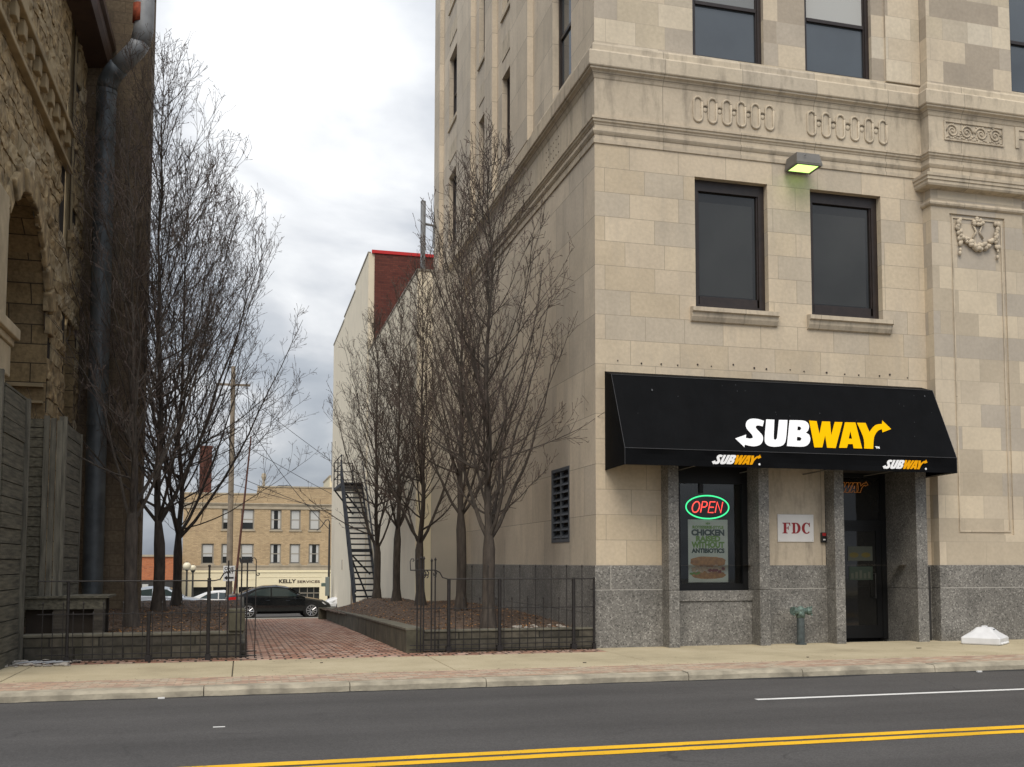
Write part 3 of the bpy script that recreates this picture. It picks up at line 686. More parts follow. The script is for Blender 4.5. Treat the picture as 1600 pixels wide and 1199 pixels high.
def stone_building():
    # --- lower facade wall 1.53 .. 9.69
    lw = [(8.42, 10.0, 6.56, 9.17), (10.96, 12.60, 6.56, 9.17)]
    shop = (7.70, 13.30, 1.53, 3.75)
    b = MB()
    b.wall('y', YF, 1, XC, 13.61, 1.53, ZC0, lw + [shop], .26)
    b.wall('y', YF, 1, 15.87, 26, 1.53, ZC0, [(16.9, 18.5, 6.56, 9.17)], .26)
    b.build('front_wall', 'limestone_low', B)
    # side wall
    swc = [(20.1, 21.45), (24.85, 26.15), (28.05, 29.0), (32.2, 33.6)]
    b = MB(); b.wall('x', XC, 1, YF, 35.6, 1.53, ZC0, [(20.27, 21.55, 2.0, 3.55)], .12); b.build('side_wall', 'limestone_side', B)
    # frieze zone walls (path)
    moulding('frieze', [(0, ZC0), (0, ZC1 + .0)], 'limestone_trim')
    # upper walls
    uw = []
    rows = [11.64 + 4.05 * k for k in range(3)]
    for k, z in enumerate(rows):
        uw += [(8.41, 9.97, z, z + 2.62), (10.91, 12.47, z, z + 2.62)]
    b = MB(); b.wall('y', YF, 1, XC, 13.61, ZC1, TOP, uw, .22)
    uw2 = [(15.71, 17.3, z + .04, z + 2.66) for z in rows] + [(18.6, 20.2, z + .04, z + 2.66) for z in rows]
    b.wall('y', 18.35, 1, 13.61, 26, ZC1, TOP, uw2, .22)
    b.quad((13.61, YF, ZC1), (13.61, 18.35, ZC1), (13.61, 18.35, TOP), (13.61, YF, TOP))
    b.build('upper_front_wall', 'limestone_patchy', B)
    bbox_part('wall_strip', 12.78, 13.60, 18.57, YF - .002, ZC1 + .02, TOP, 'limestone_patchy', B)
    sw = []
    for i, (a, c) in enumerate(swc):
        for z in rows: sw.append((a, c, z + (0.05 if i == 0 else .28), z + 2.66))
    b = MB(); b.wall('x', XC, 1, YF, 35.6, ZC1, TOP, sw, .22); b.quad((XC, 35.6, 1.5), (26, 35.6, 1.5), (26, 35.6, TOP), (XC, 35.6, TOP)); b.quad((XC, YF, TOP), (26, YF, TOP), (26, 35.6, TOP), (XC, 35.6, TOP))
    b.build('upper_side_wall', 'limestone_side', B)
    for (a, c) in ((23.06, 24.72), (26.7, 27.62), (29.5, 31.6), (34.62, 35.6)):
        bbox_part('side_pilaster', XC - .145, XC - .001, a, c, ZC1 - .2, TOP, 'limestone_side', B)
    for i, (a, c) in enumerate(swc):
        for z in rows:
            window('x', XC + .14, 1, a, c, z + (0.05 if i == 0 else .28), z + 2.66, 'dark_frame', 'glass_blue', fw=.09, fd=.07, rail=z + 1.4)
            if i and z > 12:
                bbox_part('spandrel_sill', XC - .05, XC - .001, a - .05, c + .05, z + .16, z + .275, 'limestone_trim', B)
                bbox_part('spandrel_panel', XC - .02, XC - .001, a + .05, c - .05, z - .95, z - .45, 'limestone_trim', B)
    # windows front lower
    for h in lw:
        window('y', YF + .15, 1, h[0], h[1], h[2], h[3], 'dark_frame', 'glass_dark', fw=.13, fd=.10, topfw=.22, bottomband=.17, gd=.07)
        moulding('window_sill', [(0.002, h[2] - .30), (.05, h[2] - .28), (.09, h[2] - .2), (.10, h[2] - .12), (.15, h[2] - .10), (.15, h[2] - .02), (0.001, h[2] + .005), (-.14, h[2] + .005)], 'limestone_trim',
                 path=lambda d, h=h: [(h[0] - .12, YF - d), (h[1] + .16, YF - d)])
    for h in lw:
        bbox_part('roller_shade', h[0] + .16, h[1] - .24, YF + .216, YF + .2185, h[2] + .30, h[3] - .42, 'shade_glass', B)
    window('y', YF + .15, 1, 16.9, 18.5, 6.56, 9.17, 'dark_frame', 'glass_dark', fw=.13, fd=.10, topfw=.22, bottomband=.17, gd=.07)
    for i, h in enumerate(uw):
        window('y', YF + .10, 1, *h, 'dark_frame', 'glass_blue', fw=.085, fd=.10, rail=h[2] + 1.17, gd=.07, blind=(h[2] + 1.22), blm='blind_white' if i % 2 else 'blind_inner')
    for h in uw2:
        window('y', 18.35 + .10, 1, *h, 'dark_frame', 'glass_blue', fw=.085, fd=.10, rail=h[2] + 1.17, gd=.07)
    # cornice
    moulding('cornice', [(-.0, 10.90), (.015, 10.92), (.03, 10.97), (.07, 11.03), (.115, 11.06), (.12, 11.10), (.14, 11.10), (.15, 11.12), (.15, 11.38), (.13, 11.41), (.055, 11.44), (.05, 11.46), (.05, 11.56), (.035, 11.60), (-.0, 11.605)], 'limestone_trim')
    moulding('string_moulding', [(0, 10.00), (.012, 10.0), (.02, 10.03), (.045, 10.05), (.05, 10.09), (.07, 10.10), (.07, 10.14), (.0, 10.15)], 'limestone_trim')
    moulding('string_moulding', [(0, 9.80), (.012, 9.80), (.03, 9.83), (.045, 9.86), (.045, 9.90), (.0, 9.905)], 'limestone_trim')
    moulding('string_moulding', [(0, 9.62), (.025, 9.625), (.03, 9.70), (.0, 9.70)], 'limestone_trim', step=False)
    # pilaster
    P0, P1, PY = 13.61, 15.87, 18.35
    b = MB(); b.wall('y', PY, 1, P0, P1, 1.53, ZC0, [(14.06, 15.42, 2.15, 8.86)], .035, bottom=True)
    b.quad((14.06, PY + .035, 2.15), (15.42, PY + .035, 2.15), (15.42, PY + .035, 8.86), (14.06, PY + .035, 8.86))
    b.quad((P0, YF, 1.53), (P0, PY, 1.53), (P0, PY, ZC0), (P0, YF, ZC0)); b.quad((P1, YF, 1.53), (P1, PY, 1.53), (P1, PY, ZC0), (P1, YF, ZC0))
    b.build('pilaster', 'limestone_pilaster', B)
    b = MB()
    x0, x1, z0, z1 = 14.12, 15.36, 2.21, 8.80; y = PY + .034
    for (a, c, d, e) in ((x0, x1, z1 - .03, z1), (x0, x1, z0, z0 + .03), (x0, x0 + .03, z0 + .03, z1 - .03), (x1 - .03, x1, z0 + .03, z1 - .03)): b.box(a, c, y - .02, y, d, e)
    b.build('panel_bead', 'limestone_trim', B)
    cp = lambda d: [(P0 - d, YF), (P0 - d, PY - d), (P1 + d, PY - d), (P1 + d, YF)]
    moulding('capital_slab', [(.0, 9.33), (.17, 9.36), (.19, 9.40), (.19, 9.46), (.21, 9.47), (.21, 9.53), (.23, 9.54), (.235, 9.60), (.0, 9.61)], 'limestone_trim', path=cp)
    moulding('capital_astragal', [(.0, 8.98), (.02, 8.985), (.05, 9.01), (.06, 9.045), (.05, 9.08), (.015, 9.10), (0, 9.11)], 'limestone_trim', path=cp)
    # granite base
    g = .03
    segs = [(XC - .0, 7.66)]
    G = MB()
    G.box(XC - g, 7.662, YF - g, YF + .3, -.3, 1.07); G.box(XC - g, 6.62, YF - g, YF + .3, 1.078, 1.53); G.box(6.628, 7.662, YF - g, YF + .3, 1.078, 1.53)
    G.box(XC - g, XC + .3, YF + .3, 35.6, -1, .62); G.box(XC - g, XC + .3, YF + .3, 35.6, .626, 1.53)
    for a, c in ((13.61 - g, 14.62), (14.626, P1 + g)):
        G.box(a, c, PY - g, YF + .3, 1.078, 1.53)
    G.box(13.61 - g, P1 + g, PY - g, YF + .3, -.3, 1.07)
    G.box(P1 + g + .003, 26, YF - g, YF + .3, -.3, 1.07); G.box(P1 + g + .003, 26, YF - g, YF + .3, 1.078, 1.53)
    G.box(13.30, 13.578, YF - g, YF + .3, -.3, 1.53)
    # panel between window and door
    G.box(9.66, 11.22, YF - g + .01, YF + .3, -.3, 1.07); G.box(9.66, 11.22, YF - g + .01, YF + .3, 1.078, 1.53)
    G.build('granite_base', 'granite', B, bevel=.006)
    G = MB()
    yb = 18.27
    for a, c in ((7.66, 7.87), (9.53, 9.75), (11.17, 11.38), (13.02, 13.27)):
        G.box(a, c, yb, YF + (1.02 if a > 11 else .35), -.3, 1.063); G.box(a, c, yb, YF + (1.02 if a > 11 else .35), 1.07, 3.72)
    G.box(7.60, 13.35, YF - .02, YF + .3, 3.725, 3.95)
    G.build('granite_post', 'granite', B, bevel=.006)
    # below window
    G = MB(); G.box(7.872, 9.528, YF - .02, YF + .32, -.3, .84); G.box(7.872, 9.528, YF - .05, YF + .32, .846, 1.045)
    G.build('window_sill', 'granite', B, bevel=.005)
    bbox_part('stucco_panel', 9.76, 11.16, YF - .012, YF + .25, 1.53, 3.72, 'limestone_trim', B)
    jt = MB()
    for (x0, x1, y, z) in ((XC - g, 7.66, YF - g, 1.074), (9.76, 11.16, YF - g + .01, 1.074), (13.59, P1 + g, PY - g, 1.074)):
        jt.box(x0, x1, y - .001, y + .02, z - .006, z + .006)
    jt.box(6.618, 6.63, YF - g - .001, YF, 1.08, 1.53)
    jt.build('mortar_joint', 'granite_joint', B)
    # entrance recess
    D = MB()
    D.box(11.38, 13.02, 19.62, 19.75, -.1, 3.9)
    D.build('recess_wall', 'interior', B)
    D = MB(); D.box(11.385, 13.015, 18.25, 19.7, 3.45, 3.6); D.build('recess_ceiling', 'interior', B)
    # door
    dy = 19.30
    fr = MB()
    fr.box(11.385, 11.50, dy, dy + .12, 0.0, 3.44); fr.box(12.90, 13.015, dy, dy + .12, 0.0, 3.44); fr.box(11.5, 12.9, dy, dy + .12, 2.36, 2.46); fr.box(11.5, 12.9, dy, dy + .12, 3.36, 3.44)
    df = fr.build('door_frame', 'black_frame', B)
    tp = MB(); tp.box(11.5, 12.9, dy + .05, dy + .06, 2.46, 3.36); tp.build('transom_pane', 'glass_dark', df)
    d = MB()
    d.box(11.50, 11.62, dy + .02, dy + .08, .02, 2.36); d.box(12.78, 12.90, dy + .02, dy + .08, .02, 2.36); d.box(11.62, 12.78, dy + .02, dy + .08, .02, .28); d.box(11.62, 12.78, dy + .02, dy + .08, 2.24, 2.36)
    do = d.build('door', 'black_frame', B)
    p = MB(); p.box(11.60, 12.80, dy + .045, dy + .055, .2, 2.3); p.build('pane', 'glass_dark', do)
    h = MB(); h.tube([(12.70, dy + .02, .85), (12.70, dy - .06, .85), (12.70, dy - .06, 1.35), (12.70, dy + .02, 1.35)], .013, 8); h.build('handle', 'pole_dark', do)
    s1 = MB(); s1.box(12.12, 12.70, dy + .036, dy + .042, 1.62, 1.92); s1.build('notice', 'old_notice', do)
    s1 = MB()
    for cx in (12.26, 12.54):
        s1.poly([(cx + .11 * math.cos(a) * 1.0, 1.74 + .055 * math.sin(a)) for a in [k * math.pi / 8 for k in range(16)]], [], (0, dy + .035, 0), (1, 0, 0), (0, 0, 1), .002)
    s1.build('notice', 'old_yellow', do)
    text_mb('ONLINE ORDERS', .07, (12.41, dy + .034, 1.84), (1, 0, 0), (0, 0, 1), .002, width=.46) if False else None
    s1 = MB(); s1.box(12.14, 12.70, dy + .036, dy + .042, 1.22, 1.50); s1.build('notice', 'old_green', do)
    s1 = MB()
    for k in range(5): s1.box(12.18 + k * .1, 12.24 + k * .1, dy + .032, dy + .035, 1.25, 1.36 + .03 * (k % 3))
    s1.build('notice', 'old_notice', do)
    # shop window
    wy = 18.80
    f = MB()
    f.box(7.872, 8.10, wy - .06, wy + .06, 1.05, 3.72); f.box(9.42, 9.528, wy - .06, wy + .06, 1.05, 3.72); f.box(8.10, 9.42, wy - .05, wy + .06, 1.05, 1.17); f.box(8.10, 9.42, wy - .05, wy + .06, 3.12, 3.72)
    f.box(8.52, 8.60, wy - .03, wy + .04, 2.93, 3.12)
    wf = f.build('shop_window', 'black_frame', B)
    g_ = MB(); g_.box(8.08, 9.44, wy, wy + .008, 1.15, 3.14); g_.build('pane', 'shop_pane', wf)
    r = MB(); r.box(7.9, 9.6, 21.5, 21.6, 0, 3.8); r.box(7.8, 7.89, wy + .07, 21.6, 0, 3.8); r.box(9.6, 9.7, wy + .07, 21.6, 0, 3.8); r.box(7.8, 9.7, wy + .07, 21.6, 3.7, 3.8); r.box(7.8, 9.7, wy + .07, 21.6, .8, .9)
    r.build('shop_interior', 'interior', B)
    # louver on the alley side
    lv = MB(); X = XC + .02
    lv.box(X - .03, X + .05, 20.27, 20.34, 2.0, 3.55); lv.box(X - .03, X + .05, 21.48, 21.55, 2.0, 3.55); lv.box(X - .03, X + .05, 20.34, 21.48, 2.0, 2.07); lv.box(X - .03, X + .05, 20.34, 21.48, 3.48, 3.55); lv.box(X - .02, X + .05, 20.89, 20.93, 2.07, 3.48)
    lo = lv.build('vent_louver', 'louver_metal', B)
    sl = MB()
    for k in range(9):
        z = 2.10 + k * .155
        sl.quad((X - .015, 20.34, z), (X - .015, 21.48, z), (X + .09, 21.48, z + .115), (X + .09, 20.34, z + .115))
        sl.quad((X - .015, 20.34, z - .012), (X - .015, 21.48, z - .012), (X - .015, 21.48, z), (X - .015, 20.34, z))
    sl.build('slat', 'louver_metal', lo)
    bk = MB(); bk.box(XC + .12, XC + .14, 20.2, 21.6, 1.9, 3.6); bk.build('vent_back', 'wall_void', lo)
    # linked-ring reliefs in the frieze
    for x0, x1, zc in ((8.40, 10.18, 10.54), (10.92, 12.80, 10.54)):
        r = MB(); n = 6; wd = (x1 - x0 - .21) / 5; hw, hh = .088, .16
        for k in range(n):
            cx = x0 + .105 + wd * k
            pts = []
            for a in range(13): t = math.pi * a / 12; pts.append((cx + hw * math.cos(t), YF - .010, zc + hh + hw * math.sin(t)))
            for a in range(13): t = math.pi + math.pi * a / 12; pts.append((cx + hw * math.cos(t), YF - .010, zc - hh + hw * math.sin(t)))
            pts.append(pts[0])
            r.tube(pts, .024, 6)
            if k < n - 1:
                c2 = cx + wd / 2; rr = wd / 2 - hw + .018
                for sg in (1, -1):
                    r.tube([(c2 + rr * math.cos(t) * 1.0, YF - .006, zc + rr * math.sin(t)) for t in [math.pi * (.5 - sg * .5) + sg * (R(25) + R(130) * a / 8) * 1.0 for a in range(9)]], .022, 6)
                r.ball((c2, YF - .002, zc), rr * .55, 8, 5, (1, .3, 1))
        r.build('ring_relief', 'limestone_trim', B, smooth=True)
    # carved scroll panel
    r = MB(); x0, x1, z0, z1 = 13.98, 15.45, 10.42, 10.84; y = 18.35
    for (a, c, d, e) in ((x0, x1, z1 - .03, z1), (x0, x1, z0, z0 + .03), (x0, x0 + .03, z0 + .03, z1 - .03), (x1 - .03, x1, z0 + .03, z1 - .03)): r.box(a, c, y - .025, y, d, e)
    r.build('carved_panel_border', 'limestone_trim', B)
    r = MB(); rr = random.Random(4)
    for k in range(4):
        cx = x0 + .2 + (x1 - x0 - .4) * k / 3; cz = (z0 + z1) / 2; s_ = 1 if k % 2 else -1
        r.tube([(cx + s_ * (.15 - .125 * t) * math.cos(t * 11), y - .008, cz + (.15 - .125 * t) * math.sin(t * 11)) for t in [a / 26 for a in range(27)]], [.022 - .010 * a / 26 for a in range(27)], 6)
        r.ball((cx, y - .005, cz), .032, 8, 5, (1, .7, 1))
        for q in range(9):
            a = rr.uniform(0, 6.28); d_ = rr.uniform(.12, .19)
            r.ball((cx + d_ * math.cos(a), y - .004, min(z1 - .05, max(z0 + .05, cz + d_ * math.sin(a)))), rr.uniform(.018, .034), 6, 4, (1.3, .5, .8))
    for k in range(26):
        r.ball((x0 + .06 + k * (x1 - x0 - .12) / 25, y - .003, z0 + .07 + .02 * math.sin(k * 1.9)), .026, 6, 4, (1, .6, 1))
    r.build('carved_scroll', 'limestone_trim', B, smooth=True)
    # swag of fruit on the pilaster
    y = PY + .02
    for sx in (14.28, 15.22):
        r = MB()
        for k in range(7):
            z = 8.70 - k * .115; n = 3 if k < 5 else 1
            for q in range(n): r.ball((sx + rr.uniform(-.055, .055) * (1 if k < 5 else .3), y - .02 - rr.uniform(0, .02), z + rr.uniform(-.03, .03)), rr.uniform(.042, .056) * (1 - k * .05), 7, 5, (1, .8, 1.3))
        r.build('fruit_drop', 'limestone_trim', B, smooth=True)
    r = MB()
    for k in range(17):
        t = k / 16; x = 14.30 + .90 * t; z = 8.42 - .22 * math.sin(math.pi * t)
        for q in range(3): r.ball((x + rr.uniform(-.03, .03), y - .02 - rr.uniform(0, .03), z + rr.uniform(-.06, .05)), rr.uniform(.028, .05) * (1 + .3 * math.sin(math.pi * t)), 7, 5)
    for k in range(12): r.ball((14.75 + rr.uniform(-.14, .14), y - .03, 8.74 + rr.uniform(-.06, .06)), rr.uniform(.03, .05), 7, 5, (1.1, .8, 1))
    r.tube([(14.64, y - .01, 8.66), (14.71, y - .02, 8.52), (14.62, y - .015, 8.38)], .02, 6); r.tube([(14.86, y - .01, 8.66), (14.79, y - .02, 8.52), (14.88, y - .015, 8.38)], .02, 6)
    r.build('fruit_swag', 'limestone_trim', B, smooth=True)
    # incised inscription start
    text_mb('FA', .66, (16.17, 18.35, 10.44), (1, 0, 0), (0, 0, 1), .022, bold=.006, spacing=1.15, width=.90).build('inscription', 'limestone_trim', B)
    # old anchor stubs above the awning
    rr = random.Random(9); a0 = MB()
    for k in range(17):
        x = 6.8 + k * .40 + rr.uniform(-.1, .1); z = 5.42 - .0 + rr.uniform(-.03, .05)
        a0.tube([(x, YF + .01, z), (x, YF - .015, z)], rr.uniform(.010, .022), 6)
    tag(a0.build('anchor_stub', 'iron_rusty', B), None, None, kind='stuff')
    # small holes pattern on the alley frieze
    a0 = MB()
    for k in range(6):
        for q in range(3): a0.tube([(XC + .02, 21.0 + k * .19, 10.36 + q * .17), (XC - .006, 21.0 + k * .19, 10.36 + q * .17)], .016, 6)
    tag(a0.build('vent_hole', 'wall_void', B), None, None, kind='stuff')
    # conduit in the corner beside the pilaster
    c = MB(); c.tube([(13.50, YF - .05, 0), (13.50, YF - .05, 1.5)], .03, 8); c.build('conduit', 'pole_dark', B)
stone_building()

# ================================================================ awning
GL = {'S':[(0.044, 0.192), (0.29, 0.286), (0.265, 0.21), (0.354, 0.196), (0.409, 0.216), (0.42, 0.261), (0.402, 0.305), (0.334, 0.407), (0.324, 0.481), (0.356, 0.57), (0.422, 0.631), (0.513, 0.655), (0.624, 0.65), (0.737, 0.612), (0.677, 0.483), (0.612, 0.503), (0.553, 0.498), (0.526, 0.464), (0.531, 0.427), (0.595, 0.337), (0.63, 0.269), (0.615, 0.181), (0.559, 0.093), (0.479, 0.046), (0.359, 0.025), (0.207, 0.061), (0.188, 0.006)],
'U':[(0.792, 0.647), (0.964, 0.647), (0.849, 0.252), (0.842, 0.207), (0.866, 0.191), (0.902, 0.214), (0.924, 0.255), (1.058, 0.646), (1.242, 0.651), (1.101, 0.212), (1.038, 0.105), (0.955, 0.053), (0.81, 0.033), (0.687, 0.048), (0.637, 0.108), (0.647, 0.207)],
'B':[(1.285, 0.651), (1.55, 0.66), (1.64, 0.638), (1.676, 0.575), (1.662, 0.498), (1.617, 0.42), (1.559, 0.38), (1.619, 0.337), (1.624, 0.244), (1.573, 0.141), (1.489, 0.076), (1.388, 0.053), (1.078, 0.062)],
'B1':[(1.42, 0.514), (1.474, 0.511), (1.488, 0.473), (1.452, 0.426), (1.392, 0.424)],
'B2':[(1.346, 0.276), (1.411, 0.273), (1.432, 0.237), (1.389, 0.187), (1.318, 0.19)],
'W':[(1.706, 0.659), (1.866, 0.653), (1.843, 0.353), (1.982, 0.652), (2.157, 0.655), (2.092, 0.337), (2.256, 0.651), (2.426, 0.653), (2.107, 0.052), (1.923, 0.054), (1.96, 0.332), (1.821, 0.058), (1.653, 0.052)],
'A':[(2.482, 0.653), (2.713, 0.658), (2.681, 0.062), (2.496, 0.061), (2.507, 0.157), (2.402, 0.153), (2.352, 0.066), (2.181, 0.06)],
'A1':[(2.542, 0.457), (2.526, 0.277), (2.453, 0.277)],
'Y':[(2.746, 0.654), (2.936, 0.657), (2.959, 0.448), (3.059, 0.555), (3.157, 0.629), (3.301, 0.651), (3.334, 0.731), (3.471, 0.538), (3.251, 0.451), (3.261, 0.524), (3.194, 0.509), (3.103, 0.44), (3.007, 0.308), (2.924, 0.063), (2.728, 0.064), (2.798, 0.295)]}
LET = (('S', ()), ('U', ()), ('B', ('B1', 'B2')), ('W', ()), ('A', ('A1',)), ('Y', ()))
def round_poly(p, it=1):
    for _ in range(it):
        q = []
        n = len(p)
        for i in range(n):
            a, b, c = Vector(p[i - 1]), Vector(p[i]), Vector(p[(i + 1) % n])
            d1 = (b - a).normalized(); d2 = (c - b).normalized()
            ang = d1.angle(d2) if d1.length and d2.length else 0
            if ang < R(50):
                k1 = min(.25, 1); q.append(tuple(b + (a - b) * .25)); q.append(tuple(b + (c - b) * .25))
            else: q.append(tuple(b))
        p = q
    return p
def logo(O, U, V, s, parent, ym='logo_yellow', outline=None):
    O, U, V = Vector(O), Vector(U), Vector(V)
    outs = []
    for nm, hs in LET:
        mb = MB(); rnd = 2 if nm in 'SUBY' else 0
        outer = [(x * s, y * s) for x, y in round_poly(GL[nm], rnd)]
        holes = [[(x * s, y * s) for x, y in round_poly(GL[h], 0)] for h in hs]
        if outline:
            for l in [outer] + holes:
                mb.tube([O + U * a + V * b for a, b in l + [l[0]]], outline, 5)
            outs.append(mb.build('logo_letter', 'neon_amber', parent))
        else:
            mb.poly(outer, holes, O, U, V, .006)
            outs.append(mb.build('logo_letter', 'logo_white' if nm in 'SUB' else ym, parent))
    return outs
def awning():
    A = empty('awning', (6.53, YF, 3.3), 'long black fabric awning with white and yellow lettering over the shopfront', 'awning')
    x0, x1 = 6.53, 13.46
    prof = [(YF - .002, 5.20), (18.25, 5.08), (17.55, 3.634), (17.55, 3.335)]
    b = MB(); t = .012
    for (a, c) in zip(prof[:-1], prof[1:]):
        n, m_ = 90, (12 if a[1] > 4 and c[1] < 4 else 3)
        def sg(i, j):
            u = i / n; v = j / m_
            e_ = (0 if j in (0, m_) else 1)
            sag = .016 * abs(math.sin(math.pi * u * 5)) * math.sin(math.pi * v) + .010 * noise.noise(Vector((u * 14, v * 1.6 + a[1], 1))) * math.sin(math.pi * v) + .004 * noise.noise(Vector((u * 60, v * 4, 4))) * e_
            return (x0 + (x1 - x0) * u, a[0] + (c[0] - a[0]) * v + sag, a[1] + (c[1] - a[1]) * v)
        vs = [sg(i, j) for j in range(m_ + 1) for i in range(n + 1)]
        b.add(vs, [(j * (n + 1) + i, j * (n + 1) + i + 1, (j + 1) * (n + 1) + i + 1, (j + 1) * (n + 1) + i) for j in range(m_) for i in range(n)])
    for x in (x0, x1):
        b.add([(x, YF - .002, 5.20), (x, 18.25, 5.08), (x, 17.55, 3.634), (x, 17.55, 3.335), (x, YF - .002, 3.315)], [(0, 1, 2, 3, 4)])
    b.build('cover', 'awning_fabric', A)
    f = MB()
    for x in [x0 + .02 + (x1 - x0 - .04) * i / 5 for i in range(6)]:
        f.tube([(x, YF - .02, 5.17), (x, 18.26, 5.05), (x, 17.57, 3.62), (x, 17.57, 3.35), (x, YF - .02, 3.33)], .014, 5)
    for p in ((18.26, 5.05), (17.57, 3.62), (17.57, 3.35)): f.tube([(x0 + .02, *p), (x1 - .02, *p)], .014, 5)
    f.build('frame', 'lamp_housing', A)
    s = MB(); r = .0055
    for p in ((18.245, 5.08), (17.546, 3.634)): s.tube([(x0, *p), (x1, *p)], r, 4)
    for x in (x0, x1): s.tube([(x, 18.245, 5.08), (x, 17.546, 3.634), (x, 17.546, 3.335)], r, 4)
    s.build('seam', 'awning_seam', A)
    V = Vector((0, 18.25 - 17.55, 5.08 - 3.634)).normalized(); U = Vector((1, 0, 0)); Nn = U.cross(V)
    O = Vector((8.704, 17.55, 3.634)) + V * .078 + Nn * .006
    logo(O, U, V, 1.0, A)
    text_mb('TM', .065, O + U * 3.03 + V * .075, U, V, .004, bold=.003).build('trademark', 'logo_white', A)
    for x in (8.19, 11.76):
        # the small logos lean a little more than the big one
        Vs = Vector((.30, 0, 1))
        logo((x, 17.544, 3.372), (1, 0, 0), (.22, 0, 1), .285, A, 'logo_orange')
        b = MB(); b.tube([(x + .985, 17.545, 3.40), (x + .985, 17.538, 3.40)], .02, 10); b.build('trademark', 'logo_white', A)
    rr = random.Random(2); b = MB()
    for k in range(26):
        x = rr.uniform(x0 + .2, x1 - .2); t = rr.uniform(.05, .95)
        c = Vector((x, 17.55 + .70 * t, 3.634 + 1.446 * t)) + Nn * .004; q = rr.uniform(.006, .02) if k < 6 else rr.uniform(.004, .007)
        b.poly([(q * math.cos(a), 1.6 * q * math.sin(a)) for a in [j * math.pi / 3 for j in range(6)]], [], c, U, V, .002)
    tag(b.build('dropping', 'awning_seam', A), kind='stuff')
awning()

